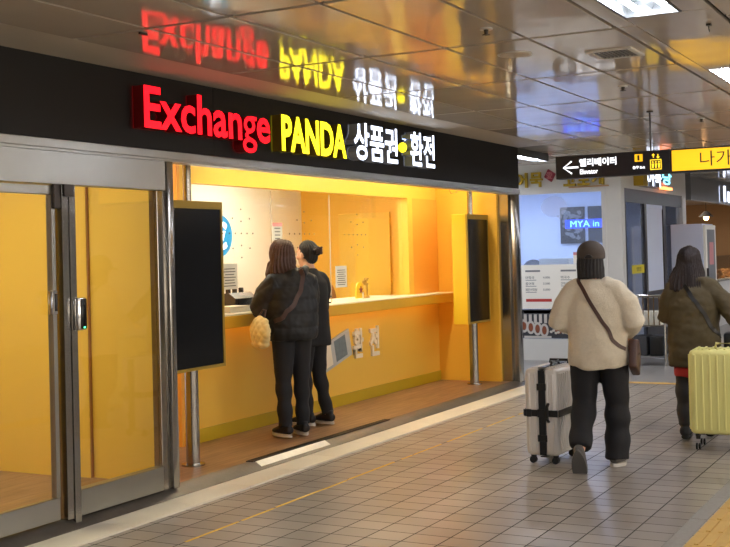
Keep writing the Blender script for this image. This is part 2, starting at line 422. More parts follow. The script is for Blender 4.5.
for i in range(-7, 26):
    xa = X0 + i * DX
    for ya, yb in zip(ys, ys[1:]): ceil_panel(mb, xa, xa + DX, yb, ya)
    if i == 5:
        for k in range(14): ceil_panel(mb, 12.47, xa + DX, 4.27 + k * .52, 4.79 + k * .52)
    if xa > 12.2:
        for k in range(14): ceil_panel(mb, xa, xa + DX, 4.27 + k * .52, 4.79 + k * .52)
    for k in range(14): ceil_panel(mb, xa, xa + DX, 1.14 - (k + 1) * .52, 1.14 - k * .52)
    ceil_panel(mb, xa, xa + DX, 1.60, 1.70, .003)
# light channel, leaving holes for fixtures
FL = 1.30; fx = [-.83, 4.61 - 2.06, 0]
fx = [4.61 + 3.36 * k for k in range(-3, 9)]
for a in fx:
    ceil_panel(mb, a + FL, a + 3.36, 1.15, 1.60, .004)
    ceil_panel(mb, a, a + FL, 1.15, 1.298, .002)
struct('ceiling', mb, 'ceil', smooth=35)
struct('ceiling', bx(-7, 45, -7, 16, CZ + .13, CZ + .18), 'gap')
# matt border strip along the fascia
struct('trim_6', MB().prism([(4.262, CZ), (4.66, CZ - .012), (4.66, CZ + .05), (4.262, CZ + .02)], 'x', -3, 12.46), 'cove')

def light_fixture(x, y, w, label, L=FL, rot=0, group='fluorescent troughs in the ceiling', z=CZ):
    t = thing('ceiling_light', label, 'light', (x, y, z), rot, group)
    mb = MB().box(0, L, 0, w, .08, .09).box(0, L, 0, .015, 0, .08).box(0, L, w - .015, w, 0, .08).box(0, .012, 0, w, 0, .08).box(L - .012, L, 0, w, 0, .08)
    mb.prism([(w / 2 - .03, .08), (w / 2, .03), (w / 2 + .03, .08)], 'x', .012, L - .012)
    mb.build('trough', 'trough', t)
    for q in (.25, .75):
        MB().tube([(.05, w * q, .035), (L - .05, w * q, .035)], .014, 10).build('lamp_tube', 'tube', t)
    return t
for k, a in enumerate(fx):
    lb = {3: 'twin-tube fluorescent trough at the top edge, nearest the camera', 4: 'twin-tube fluorescent trough at the right edge beyond the ceiling vent'}.get(k, 'recessed twin-tube fluorescent trough in the light channel')
    light_fixture(a, 1.30, .30, lb)
light_fixture(12.55, 4.70, .16, 'twin-tube fluorescent light past the end of the dark shop fascia', 1.1, z=CZ - .095)
light_fixture(13.3, 6.6, .3, 'unseen fluorescent light added behind the corner of the exchange shop to brighten the header next door', 1.3, z=CZ - .095)  # hidden lamp, added to brighten the pale header next door
light_fixture(25, 2.6, .3, 'distant fluorescent light in front of the bakery', 1.3, z=CZ - .095)
for y_ in (-2.2,):
    for k in range(6): light_fixture(.2 + 4 * k, y_, .3, 'fluorescent trough over the far half of the concourse', 1.3, z=CZ - .095)

# vent
t = thing('ceiling_vent', 'square grey air vent in the glossy ceiling panels', 'vent', (6.90, 1.93, CZ))
mb = MB().box(-.16, .16, -.14, -.11, -.012, .0).box(-.16, .16, .11, .14, -.012, .0).box(-.16, -.13, -.11, .11, -.012, 0).box(.13, .16, -.11, .11, -.012, 0)
mb.build('frame', 'nwhite', t)
mb = MB().box(-.13, .13, -.11, .11, -.002, 0)
for k in range(9): mb.box(-.13, .13, -.1 + k * .024, -.088 + k * .024, -.009, -.002)
mb.build('grille', 'grey', t)
# sprinklers / detectors
def sprinkler(x, y, lb, g='sprinkler heads on the ceiling'):
    t = thing('sprinkler_head', lb, 'sprinkler', (x, y, CZ), 0, None)
    MB().tube([(0, 0, 0), (0, 0, -.008)], .035, 16, round_caps=False).build('escutcheon', 'nwhite', t)
    mb = MB().tube([(0, 0, -.008), (0, 0, -.035)], [.014, .010], 10)
    mb.tube([(0, 0, -.034), (0, 0, -.038)], .022, 12, round_caps=False)
    mb.build('nozzle', 'dsteel', t)
sprinkler(5.72, 2.30, 'small dark sprinkler head on the ceiling, nearest of three')
sprinkler(8.37, 2.29, 'small dark sprinkler head on the ceiling, middle of three')
sprinkler(10.95, 2.26, 'small dark sprinkler head on the ceiling, farthest of three')
t = thing('ceiling_speaker', 'round flat ceiling speaker with pale rim between sprinkler and vent', 'speaker', (6.57, 2.46, CZ))
mb = MB().tube([(0, 0, 0), (0, 0, -.006)], .105, 32, round_caps=False); mb.build('rim', 'nwhite', t)
MB().tube([(0, 0, -.006), (0, 0, -.008)], .092, 32, round_caps=False).build('grille', 'cove', t)
t = thing('ceiling_hook', 'small black hook hanging from the ceiling near the top right corner', 'hook', (6.32, 1.25, CZ - .0)) 
MB().box(-.015, .015, -.012, .012, -.012, .0).build('base', 'black', t)
MB().tube([(0, 0, -.012), (0, 0, -.03), (.01, 0, -.04), (.02, 0, -.03)], .003, 8).build('wire', 'black', t)
t = thing('ceiling_hook', 'small dark bracket on the ceiling above the left end of the fascia', 'hook', (4.75, 3.85, CZ - .0))
MB().box(-.03, .03, -.006, .006, -.012, .0).build('bracket', 'dsteel', t)

# far walls of the hall (reflected and seen past the shops)
struct('wall_opposite', bx(-6, 45, -6.1, -6, 0, CZ + .1), 'nwhite')
struct('wall_behind', bx(-6.1, -6, -6, 9, 0, CZ + .1), 'cove')
struct('wall_end', bx(44, 44.1, -6, 16, 0, CZ + .1), 'grey')
struct('wall_side', bx(30, 44, 10, 10.1, 0, CZ + .1), 'beige')
for k in range(3):
    bx(-3 + 6 * k, .6 + 6 * k, -5.99, -5.9, .7, 2.4).build('fill_light_panel', 'fillpanel', None, 'unseen glowing panel added on the opposite wall to light the hall', 'light panel', 'added light panels across the concourse')  # unseen glowing panels, added so their light lifts the ceiling

# ------------------------------------------------------------------ exchange shop shell
struct('wall_fascia', bx(-2, 6.488, 4.66, 4.74, 2.255, CZ).box(6.492, 12.46, 4.66, 4.74, 2.255, CZ), 'fascia')
struct('trim_7', bx(-2, 12.46, 4.645, 4.76, 2.205, 2.258, bev=.004, seg=1).box(-2, 12.46, 4.655, 4.75, 2.19, 2.206), 'steelh')
struct('trim_8', bx(-2, 5.95, 4.665, 4.75, 2.0, 2.19, bev=.003, seg=1), 'steelh')
# posts
struct('trim_9', bx(4.985, 5.035, 4.66, 4.75, .06, 2.0, bev=.004, seg=1).box(5.037, 5.085, 4.65, 4.76, .03, 2.0, bev=.004, seg=1), 'steel')
struct('trim_10', bx(5.875, 5.955, 4.68, 4.75, .06, 2.0, bev=.003, seg=1).box(5.957, 6.02, 4.655, 4.765, .055, 2.2, bev=.006, seg=2), 'steel')
struct('trim_11', bx(12.25, 12.31, 4.72, 4.84, .06, 2.2).box(12.315, 12.46, 4.655, 4.84, .0, 2.2, bev=.006, seg=2), 'steel')
struct('wall_outer', bx(12.31, 12.46, 4.84, 9, 0, CZ), 'nwhite')
# fixed glazing right of the door
w = struct('window_1', bx(5.085, 5.875, 4.70, 4.708, .215, 2.0), 'glassd')
struct('window_frame', bx(5.085, 5.875, 4.67, 4.74, .062, .215, bev=.004, seg=1), 'steelh', w)
# the glass door
d = struct('door_1', bx(3.9, 4.955, 4.69, 4.73, .07, .2, bev=.004, seg=1).box(3.9, 4.955, 4.69, 4.73, 1.94, 1.995, bev=.003, seg=1).box(4.925, 4.955, 4.69, 4.73, .2, 1.94), 'steelh')
struct('door_glass', bx(3.9, 4.925, 4.706, 4.714, .2, 1.94), 'glassd', d)
struct('door_hinge', bx(4.93, 4.98, 4.665, 4.69, 1.86, 2.0, bev=.003, seg=1).box(4.985, 5.06, 4.64, 4.658, 1.93, 2.0), 'dsteel', d)
struct('door_handle', bx(4.885, 4.925, 4.655, 4.69, 1.25, 1.39, bev=.006).box(4.889, 4.921, 4.652, 4.656, 1.255, 1.385), 'chrome', d)
struct('door_handle_grip', bx(4.905, 4.918, 4.645, 4.653, 1.27, 1.37, bev=.003), 'black', d)
t = thing('door_lock', 'slim black digital door lock on the steel post between door and glass panel', 'lock', (5.09, 4.65, 1.15))
bx(-.035, .035, -.03, 0, 0, .19, bev=.006).build('housing', 'chrome', t)
bx(-.012, .034, -.034, -.029, .008, .182, bev=.004).build('keypad', 'screen', t)
bx(.006, .018, -.0365, -.0345, .012, .02).build('status_light', emit('green_led', '#40FF90', 3), t)
# lobby behind the glass
struct('wall_partition', bx(6.055, 6.12, 4.85, 5.42, .06, 2.6).box(6.03, 6.12, 5.43, 5.68, .06, 2.6).box(6.005, 6.12, 5.68, 9, .06, 2.6), 'yellow')
struct('trim_12', bx(6.035, 6.12, 5.42, 5.43, .06, 2.6), 'chairb')
struct('ceiling', bx(-2, 12.25, 4.76, 9, 2.6, 2.65), 'white')
struct('wall_back', bx(-2, 6.1, 8.9, 9, .06, 2.6), 'yellow')
# counter wall of the booth
YC = 5.60
struct('wall_counter', bx(7.32, 12.2, YC, YC + .1, .06, 1.075).box(7.32, 7.47, YC, YC + .1, 1.075, 2.6).box(7.47, 12.2, YC, YC + .1, 2.165, 2.6), 'yellow')
struct('wall_counter_end', bx(7.28, 7.32, YC - .0, 8.9, .06, 2.6), 'orange')
struct('trim_13', bx(11.40, 11.52, YC - .02, YC + .1, 1.09, 2.165), 'yellow')
struct('wall_pier', bx(11.52, 12.2, YC - .01, YC + .1, 1.09, 2.165), 'orange')
struct('baseboard_counter', bx(7.32, 12.2, YC - .012, YC, .06, .17), 'green')
struct('wall_right', bx(12.2, 12.25, 4.84, 7.5, .06, 2.6), 'yellowd')
struct('wall_booth_back', bx(7.32, 12.2, 7.45, 7.5, .06, 2.6), 'white')
# booth windows: three panes with speaking holes
def pane(n, x0, x1, hx_, hz):
    mb = MB().box(x0, x1, YC + .055, YC + .063, 1.09, 2.15)
    w = struct('window_%d' % n, mb, 'glass')
    mh = MB()
    P = [(0, .21), (0, .105), (0, -.105), (0, -.21), (-.27, 0), (-.18, 0), (-.09, 0), (0, 0), (.09, 0), (.18, 0), (-.13, .13), (.13, .13), (-.13, -.13), (.13, -.13)]
    for a, b in P: mh.tube([(hx_ + a, YC + .053, hz + b), (hx_ + a, YC + .056, hz + b)], .0075, 10, round_caps=False)
    struct('speaking_hole', mh, 'ink', w)
pane(2, 7.47, 8.735, 8.25, 1.76); pane(3, 8.74, 9.795, 9.31, 1.76); pane(4, 9.80, 11.4, 10.36, 1.755)
struct('trim_15', bx(8.7355, 8.7395, YC + .054, YC + .064, 1.09, 2.15).box(9.7955, 9.7995, YC + .054, YC + .064, 1.09, 2.15), 'cove')
# counter shelf
t = thing('counter_shelf', 'long service counter with cream top and mustard front below the booth windows', 'counter', (7.32, YC, .975))
bx(0, 4.878, -.215, -.195, 0, .1, bev=.004, seg=1).box(0, 4.878, -.194, -.001, .08, .1).build('shelf_front', 'shelf', t)
bx(.15, 4.2, .1, .55, .085, .105).box(0.0, 4.878, -.213, .1, .1, .113, bev=.003, seg=1).build('countertop', 'counter', t)

# booth content
def notice(x0, x1, z0, z1, y, lb, n, top=None, cat='notice', m='paper'):
    t = thing('notice', lb, cat, ((x0 + x1) / 2, y, z0))
    w = (x1 - x0) / 2; h = z1 - z0
    bx(-w, w, -.002, 0, 0, h).build('sheet', m, t)
    mb = MB(); lines_of_print(mb, -w * .8, w * .8, h * .08, h * .85, n, 'y', -.002, .0008, .35, .4); mb.build('print', 'ink', t)
    if top: bx(-w, w, -.003, -.002, h * .86, h).build('heading', top, t)
YG = YC + .053
notice(7.94, 8.17, 1.28, 1.5, YG, 'grey printed notice on the booth glass below the blue euro disc', 7)
notice(8.745, 8.91, 1.62, 1.86, YG, 'small notice with red heading on the glass above the long-haired customer', 6, 'pinkp')
notice(9.88, 10.11, 1.225, 1.44, YG, 'grey printed notice on the glass right of the two customers', 8)
t = thing('euro_sign', 'round lit blue sign with white euro symbol behind the booth glass', 'sign', (7.985, YC + .09, 1.74))
mb = MB().tube([(0, 0, 0), (0, .03, 0)], .178, 48, round_caps=False); mb.build('disc', 'euro', t)
lettering('euro_symbol', '€', -.10, .095, -.12, .12, 'y', -.006, .006, ['eurow'], t, .03)
struct('trim_16', bx(12.165, 12.195, 6.2, 6.9, .06, 2.05, bev=.004, seg=1), 'yellow')
# things on the counter
CT = 1.088
t = thing('cash_tray', 'low pale grey tray of banknotes at the left end of the counter', 'tray', (7.98, YC - .02, CT + .003))
MB().box(-.16, .16, -.09, .09, 0, .01).box(-.16, .16, -.09, -.083, .01, .05).box(-.16, .16, .083, .09, .01, .05).box(-.16, -.153, -.083, .083, .01, .05).box(.153, .16, -.083, .083, .01, .05).build('tray', 'paper', t)
for k in range(4): bx(-.145 + .073 * k, -.082 + .073 * k, -.075, .075, .01, .047 + .003 * (k % 2), bev=.003, seg=1).build('banknote_bundle', 'ivory' if k % 2 else 'cabyel', t)
t = thing('banknote_counter', 'dark grey money counting machine behind the glass beside the customers', 'machine', (8.40, YC + .24, CT + .003))
MB().prism([(-.11, 0), (-.12, .10), (-.05, .15), (.10, .14), (.11, 0)], 'x', -.17, .17).build('body', 'dsteel', t)
bx(-.12, .12, -.125, -.105, .045, .1).build('control_panel', 'black', t)
for k in range(3): MB().box(-.12 + .1 * k, -.09 + .1 * k, -.02, .02, .14, .19, bev=.006).build('note_guide', 'black', t)
t = thing('white_cable', 'white cable curling in front of the money counting machine', 'cable', (8.16, YC + .20, CT + .003))
MB().tube([(0, 0, .006), (0, .01, .06), (.02, .02, .11), (.05, .03, .14), (.07, .05, .12)], .006, 8).build('cable', 'shoew', t)
t = thing('star_display', 'small yellow arch-shaped card with a dark red star on the counter', 'ornament', (10.32, YC + .02, CT + .012))
pts = [(-.075, 0)] + [(-.075 * math.cos(a * math.pi / 10), .09 + .075 * math.sin(a * math.pi / 10)) for a in range(0, 11)] + [(.075, 0)]
MB().prism(pts, 'y', 0, .015).build('backing', 'cabyel', t)
pts = []
for k in range(10):
    r = .042 if k % 2 == 0 else .018
    pts.append((.02 + r * math.sin(k * math.pi / 5), .085 + r * math.cos(k * math.pi / 5)))
MB().prism(pts, 'y', -.006, 0).build('star', 'starred', t)
MB().prism([(.045, 0), (.05, .06), (.07, .06), (.075, 0)], 'y', -.004, .012).build('ribbon', 'ivory', t)
t = thing('gold_figurine', 'small golden branching figurine standing behind the star card', 'figurine', (10.78, YC + .20, CT + .004))
MB().tube([(0, 0, 0), (0, 0, .015), (0, 0, .03)], [.045, .04, .015], 14).build('base', 'figure', t)
mb = MB().tube([(0, 0, .02), (0, 0, .09), (.01, 0, .15)], [.025, .03, .012], 12)
for a in range(6):
    an = a * math.pi / 3; mb.tube([(0, 0, .1 + .01 * a), (.05 * math.cos(an), .02 * math.sin(an), .14 + .012 * a)], [.008, .012], 8)
mb.ell((.01, 0, .19), .022); mb.build('body', 'figure', t)
t = thing('pen_stand', 'small black stand on the counter edge just right of the two customers', 'stand', (9.52, YC - .06, CT + .001))
MB().tube([(0, 0, 0), (0, 0, .012)], .035, 16, round_caps=False).tube([(0, 0, .012), (0, 0, .06)], .006, 8).build('base', 'black', t)
MB().tube([(-.06, 0, .06), (.07, 0, .064)], .009, 8).build('pen', 'black', t)
t = thing('office_chair', 'tan office chair back showing inside the booth at the right end', 'chair', (11.2, YC + .75, .06))
bx(-.24, .24, -.22, .22, .42, .5, bev=.03).build('seat', 'chairb', t)
mb = MB(); mb.prism([(.26 * math.cos(a * math.pi / 12), .95 + .26 * math.sin(a * math.pi / 12)) for a in range(13)] + [(-.24, .62), (.24, .62)], 'y', .2, .26); mb.build('backrest', 'chairb', t)
MB().tube([(0, 0, .05), (0, 0, .42)], .03).build('gas_stem', 'dsteel', t)
mb = MB()
for a in range(5): mb.tube([(0, 0, .09), (.27 * math.cos(a * 1.257), .27 * math.sin(a * 1.257), .045)], [.022, .015], 8)
mb.build('star_base', 'black', t)

# banknote board and letters on the counter wall
t = thing('banknote_board', 'tilted board printed with a grey banknote on the yellow counter wall', 'board', (9.76, YC - .02, .44))
rot = Matrix.Rotation(R(-14), 3, 'Y')
def tilted(mb, m, nm, y0, y1, x0, x1, z0, z1, lb=None):
    P = [(x0, z0), (x1, z0), (x1, z1), (x0, z1)]
    q = []
    for u, v in P:
        w_ = rot @ Vector((u, 0, v)); q.append((w_.x, w_.z + .17))
    mb.prism(q, 'y', y0, y1); mb.build(nm, m, t, lb)
tilted(MB(), 'banknote', 'board', 0, .018, -.27, .27, -.13, .14)
tilted(MB(), 'notedk', 'portrait_print', -.001, 0, -.05, .18, -.10, .11)
tilted(MB(), 'ivory', 'margin_print', -.001, 0, -.25, -.12, -.1, .12)
t = thing('wall_lettering', 'two cream raised Korean letters on the yellow counter wall', 'sign', (0, YC, 0))
lettering('letter', '환', 10.09, 10.29, .50, .80, 'y', -.025, .024, ['ivory', 'ivory'], t, .03)
lettering('letter', '전', 10.44, 10.64, .49, .80, 'y', -.025, .024, ['ivory', 'ivory'], t, .03)

# display columns
def kiosk(x, y, lb):
    t = thing('screen_column', lb, 'display', (x, y, .06))
    MB().tube([(0, .09, 0), (0, .09, .012)], .085, 24, round_caps=False).build('floor_flange', 'steel', t)
    MB().tube([(0, .09, .012), (0, .09, .70)], .05, 24, round_caps=False).build('pole', 'steel', t)
    MB().tube([(0, .09, 1.90), (0, .09, 2.538)], .03, 20, round_caps=False).build('upper_pole', 'steel', t)
    bx(-.305, .305, .02, .19, .69, 1.905, bev=.004, seg=1).build('housing', 'cabyel', t)
    fr = MB().box(-.305, .305, 0, .02, 1.85, 1.905).box(-.305, .305, 0, .02, .69, .712).box(-.305, -.283, 0, .02, .712, 1.85).box(.283, .305, 0, .02, .712, 1.85)
    fr.build('bezel', 'gold', t)
    bx(-.283, .283, .004, .02, .712, 1.85, bev=.003, seg=1).build('screen', 'screen', t)
kiosk(6.675, 4.95, 'tall black screen in a yellow housing on a steel pole, beside the glass door')
kiosk(11.90, 4.95, 'tall black screen in a yellow housing on a steel pole, at the far end of the counter')
t = thing('loose_wire', 'short thin wire loop hanging from the recess ceiling by the far screen', 'wire', (11.35, 5.0, 2.2))
MB().tube([(.25, 0, .395), (.2, 0, .1), (.1, 0, .0), (-.05, 0, -.02), (-.1, 0, .02), (-.05, 0, .05)], .004, 8).build('wire', 'chairb', t)

# fascia letters
YF = 4.57
t = thing('sign_lettering', 'red glowing English letters on the dark fascia', 'sign', (0, YF, 0))
channel_letters(t, 'Exchange', 5.631, 7.073, 2.296, 2.647, 0, .086, ['red', 'redside'], .02)
t = thing('sign_lettering', 'yellow glowing letters in the middle of the dark fascia', 'sign', (0, YF, 0))
channel_letters(t, 'PANDA', 7.231, 8.226, 2.342, 2.616, 0, .086, ['yel', 'yelside'], .035)
t = thing('sign_lettering', 'white glowing Korean letters right of the yellow ones on the fascia', 'sign', (0, YF, 0))
channel_letters(t, '상품권', 8.358, 9.170, 2.347, 2.667, 0, .086, ['wht', 'whtside'], .02)
t = thing('sign_dot', 'small round yellow glowing dot between the white Korean words', 'sign', (9.33, YF, 2.515))
MB().ell((0, .03, 0), (.04, .04, .045)).build('dot', 'yel', t)
MB().tube([(0, .05, 0), (0, .088, 0)], .03, 16).build('stem', 'whtside', t)
t = thing('sign_lettering', 'last two white glowing Korean letters at the right end of the fascia sign', 'sign', (0, YF, 0))
channel_letters(t, '환전', 9.435, 9.963, 2.357, 2.672, 0, .086, ['wht', 'whtside'], .02)

# shop lamps: warm strips above the counter, panels in the booth and the lobby
t = thing('strip_light', 'long warm light strip over the counter recess', 'light', (7.5, 5.1, 2.6))
bx(0, 4.6, -.03, .03, -.03, 0).build('housing', 'nwhite', t); bx(.02, 4.58, -.025, .025, -.036, -.031).build('diffuser', 'warm', t)
t = thing('strip_light', 'hidden warm light strip under the counter shelf', 'light', (7.5, YC - .1, 1.054))
bx(0, 4.6, -.012, .012, -.012, 0).build('housing', 'nwhite', t); bx(.02, 4.58, -.01, .01, -.015, -.0125).build('diffuser', emit('warm_underglow', '#FFB040', 4), t)
for x in (8.3, 10.2):
    t = thing('panel_light', 'flat light panel in the ceiling over the booth', 'light', (x, 6.5, 2.6), 0, 'booth ceiling panels')
    bx(-.6, .6, -.3, .3, -.02, 0).build('frame', 'nwhite', t); bx(-.57, .57, -.27, .27, -.024, -.021).build('diffuser', 'warmw', t)
for y in (5.6, 7.4):
    t = thing('panel_light', 'flat light panel in the lobby ceiling behind the glass door', 'light', (4.6, y, 2.6), 0, 'lobby ceiling panels')
    bx(-.5, .5, -.3, .3, -.02, 0).build('frame', 'nwhite', t); bx(-.47, .47, -.27, .27, -.024, -.021).build('diffuser', 'warmw', t)
t = thing('panel_light', 'small light panel over the passage left of the counter', 'light', (6.7, 6.4, 2.6))
bx(-.3, .3, -.3, .3, -.02, 0).build('frame', 'nwhite', t); bx(-.27, .27, -.27, .27, -.024, -.021).build('diffuser', 'warmw', t)

# ------------------------------------------------------------------ hanging direction sign
t = thing('direction_sign', 'long hanging sign, black left part with arrow and yellow right part', 'sign', (10.0, 0, 0))
bx(0, .12, 2.342, 3.378, 2.188, 2.396, bev=.004, seg=1).build('black_housing', 'signblk', t)
bx(0, .12, .6, 2.338, 2.188, 2.396, bev=.004, seg=1).build('yellow_housing', 'signblk', t, 'black-edged housing of the yellow part')
bx(-.003, 0, .62, 2.325, 2.203, 2.383).build('yellow_face', 'signyel', t, 'bright yellow lit face')
mb = MB(); X_ = -.002
zc = 2.288
mb.box(X_, 0, 3.165, 3.30, zc - .008, zc + .008)
for sgn in (-1, 1):
    mb.prism([(3.312, zc - .004 * sgn), (3.298, zc + .008 * sgn), (3.23, zc + .062 * sgn), (3.222, zc + .05 * sgn)], 'x', X_, 0)
mb.build('arrow', 'signwht', t)
def sgn_text(nm, tx, ya, yb, z0, z1, m, bold=.02):
    return lettering(nm, tx, ya, yb, z0, z1, 'x', -.0045 if m == 'inkd' else -.002, .0015, [m], t, bold)
sgn_text('korean_text', '엘리베이터', 3.155, 2.815, 2.290, 2.362, 'signwht', .03)
sgn_text('english_text', 'Elevator', 3.15, 2.985, 2.222, 2.266, 'signwht', .02)
bx(-.003, 0, 2.58, 2.65, 2.305, 2.37).build('exit_number_plate', 'signyel', t)
sgn_text('exit_number', '1', 2.625, 2.607, 2.315, 2.36, 'inkd')
sgn_text('small_text', '출구 Exit', 2.67, 2.56, 2.24, 2.268, 'signwht')
mb = MB(); ya, yb = 2.515, 2.415
mb.box(X_, 0, yb, ya, 2.225, 2.233).box(X_, 0, yb, ya, 2.308, 2.316).box(X_, 0, yb, yb + .008, 2.233, 2.308).box(X_, 0, ya - .008, ya, 2.233, 2.308)
for yy in (2.492, 2.465, 2.438):
    mb.ell((X_, yy, 2.292), (.002, .0075, .0075), 10); mb.prism([(yy - .010, 2.28), (yy + .010, 2.28), (yy + .006, 2.24), (yy - .006, 2.24)], 'x', X_, 0)
for yy, sg in ((2.485, 1), (2.445, -1)):
    mb.box(X_, 0, yy - .004, yy + .004, 2.33, 2.36)
    zt = 2.368 if sg > 0 else 2.322
    mb.prism([(yy - .016, zt - .016 * sg), (yy, zt), (yy + .016, zt - .016 * sg)], 'x', X_, 0)
mb.build('elevator_pictogram', 'signyg', t)
sgn_text('exit_text', '나가는 곳', 2.085, 1.50, 2.232, 2.362, 'inkd', .0)
for yy in (2.52, 1.0):
    mb = MB().tube([(.06, yy, 2.396), (.06, yy, 2.742)], .008, 10, round_caps=False); mb.tube([(.06, yy, 2.735), (.06, yy, 2.748)], .03, 14, round_caps=False); mb.build('hanging_rod', 'dsteel', t)

# ------------------------------------------------------------------ neighbouring fish-cake shop (front faces us at x=15.3)
XN, YN = 15.3, 4.255
struct('wall_neighbour_header', bx(XN, XN + .1, YN, 8.5, 2.37, CZ).box(XN + .1, 19.2, YN, YN + .1, 2.37, CZ), 'nwhite')
struct('wall_neighbour_corner', bx(XN, XN + .1, YN, 4.47, 0, 2.37).box(XN + .1, XN + .16, YN, YN + .08, 0, 2.37), 'nwhite')
struct('trim_17', bx(XN - .01, XN + .02, 4.47, 8.5, 2.33, 2.372).box(XN - .01, XN + .02, 4.47, 4.53, 0, 2.33), 'nwhite')
w = struct('window_5', bx(XN + .03, XN + .04, 4.53, 8.5, .30, 2.33), 'glassb')
struct('wall_neighbour_plinth', bx(XN - .02, XN + .08, 4.53, 8.5, 0, .30), 'nwhite')
struct('wall_neighbour_back', bx(18.2, 18.3, 4.8, 8.5, 0, 2.6), 'nwall')
struct('wall_neighbour_side', bx(15.4, 18.2, 8.4, 8.5, 0, 2.6), 'nwall')
struct('ceiling', bx(15.4, 19.2, 4.36, 8.5, 2.6, 2.65), 'nwall')
struct('wall_neighbour_inner', bx(16.7, 18.2, 4.75, 4.8, 0, 2.6), 'nwall')
for k in range(3):
    t = thing('panel_light', 'cool white ceiling panel inside the fish-cake shop', 'light', (16.6, 5.3 + 1.2 * k, 2.6), 0, 'fish-cake shop ceiling panels')
    bx(-.5, .5, -.25, .25, -.02, 0).build('frame', 'nwhite', t); bx(-.47, .47, -.22, .22, -.024, -.021).build('diffuser', 'coolw', t)
# header letters
t = thing('shop_lettering', 'raised gold Korean letters on the pale header of the fish-cake shop', 'sign', (XN, 0, 0))
for ch, a, b in (('어', 5.76, 5.58), ('묵', 5.54, 5.36)):
    lettering('letter', ch, a, b, 2.43, 2.64, 'x', -.05, .048, ['goldl', 'goldl'], t, .03)
t = thing('shop_lettering', 'gold letters half hidden behind the hanging sign', 'sign', (XN, 0, 0))
for k, ch in enumerate('고로케'):
    lettering('letter', ch, 5.05 - .2 * k, 4.88 - .2 * k, 2.42, 2.62, 'x', -.05, .048, ['goldl', 'goldl'], t, .03)
bx(-.03, -.001, 4.42, 4.98, 2.395, 2.415).build('underline', 'beige', t)
t = thing('name_plate', 'small dark red diamond plate beside the gold letters', 'sign', (XN, 5.25, 2.585))
MB().prism([(-.08, .02), (.02, .09), (.08, -.02), (-.02, -.09)], 'x', -.04, 0).build('plate', 'maroon', t)
lettering('character', '愛', .045, -.045, -.05, .05, 'x', -.043, .003, ['pinkp'], t, .0)
# menu board, poster, etc.  (on the window, inner parts behind)
t = thing('menu_board', 'white Korean price menu board low on the fish-cake shop window', 'menu', (XN, 0, .72))
bx(.0, .02, 4.55, 5.75, 0, .62).build('board', 'white', t)
mb = MB(); rnd = random.Random(5)
for col_, (ya, yb) in enumerate(((5.66, 5.3), (5.14, 4.72))):
    mb.box(-.001, 0, ya - .22, ya, .52, .545)
    for k in range(4):
        z = .43 - .085 * k
        if col_ == 0 and k == 3: continue
        mb.box(-.001, 0, ya - .16, ya, z - .03, z - .022)
        lettering('menu_item', ('어묵국', '물어묵', '매운어묵탕', '떡볶이')[k] if col_ == 0 else ('떡국수', '잔치국수', '가락우동', '비빔면')[k], ya, ya - (.13 + .04 * (k == 2)), z - .012, z + .03, 'x', -.0015, .001, ['dgrey'], t)
        lettering('price', ('4,000', '3,500', '5,000', '4,500')[k], yb + .10, yb, z - .008, z + .024, 'x', -.0015, .001, ['dgrey'], t)
mb.build('price_list', 'grey', t)
for k, (tx, ya) in enumerate((('어묵탕', 5.66), ('야채어묵', 5.66), ('고추어묵', 5.66))):
    pass
bx(-.001, 0, 5.28, 5.66, .10, .14).build('red_bar', 'inkr', t)
t = thing('food_poster', 'large food photograph of black and white rolls below the menu board', 'poster', (XN, 0, .31))
bx(.0, .02, 4.55, 5.78, 0, .40).build('board', 'dgrey', t)
mb = MB()
for k in range(6):
    yy = 5.70 - .075 * k; mb.box(-.003, 0, yy - .042, yy, .21, .335)
    mb.box(-.003, -.0, 4.6, 5.7, .35, .39)
mb.box(-.003, 0, 5.3, 5.7, .0, .03)
mb.build('white_bands', 'rollw', t)
mb = MB()
for k in range(4):
    yc_, zc_ = 5.70 - .10 * k, .17 - .02 * k
    n = 20
    ring = [(yc_ + .062 * math.cos(a * 2 * math.pi / n), zc_ + .095 * math.sin(a * 2 * math.pi / n)) for a in range(n)]
    rin = [(yc_ + .036 * math.cos(a * 2 * math.pi / n), zc_ + .062 * math.sin(a * 2 * math.pi / n)) for a in range(n)]
    for a in range(n): mb.prism([ring[a], ring[(a + 1) % n], rin[(a + 1) % n], rin[a]], 'x', -.005 - .001 * k, 0)
mb.build('printed_rolls', 'rollw', t)
mb = MB()
for k in range(4): mb.ell((-.002, 5.70 - .10 * k, .17 - .02 * k), (.003, .034, .058), 12)
mb.build('printed_roll_filling', 'rollr', t)
mb = MB()
for k in range(16): mb.ell((-.002, 5.22 - .07 * (k % 5) - rnd.random() * .04, .07 + .09 * (k // 5) + rnd.random() * .04), (.004, .045, .04), 12)
mb.build('printed_fried_food', 'rollr', t)
mb = MB()
for k in range(7): mb.ell((-.006, 5.30 - .035 * k, .09 + .02 * math.sin(k * 2)), (.004, .022, .018), 10)
mb.build('printed_rice', 'rollw', t)
t = thing('window_sticker', 'pale round speech-bubble sticker high on the fish-cake shop window', 'sticker', (XN + .026, 5.22, 2.15))
mb = MB(); mb.prism([(.19 * math.cos(a * math.pi / 16), .15 * math.sin(a * math.pi / 16)) for a in range(32)], 'x', 0, .002)
mb.prism([(-.02, -.13), (-.12, -.13), (-.10, -.20)], 'x', 0.0002, .0018)
mb.build('bubble', glass('frosted_sticker', (.95, .96, 1.0), 1.3, .2, (.9, .93, 1)), t)
t = thing('wall_screen', 'dark picture panel with a glowing blue strip inside the fish-cake shop', 'screen', (18.15, 0, 0))
bx(0, .04, 5.67, 6.08, 1.64, 2.24).build('panel', 'black', t)
bx(0, .04, 5.30, 5.61, 1.64, 2.24).build('side_panel', 'dgrey', t)
mb = MB(); rnd = random.Random(11)
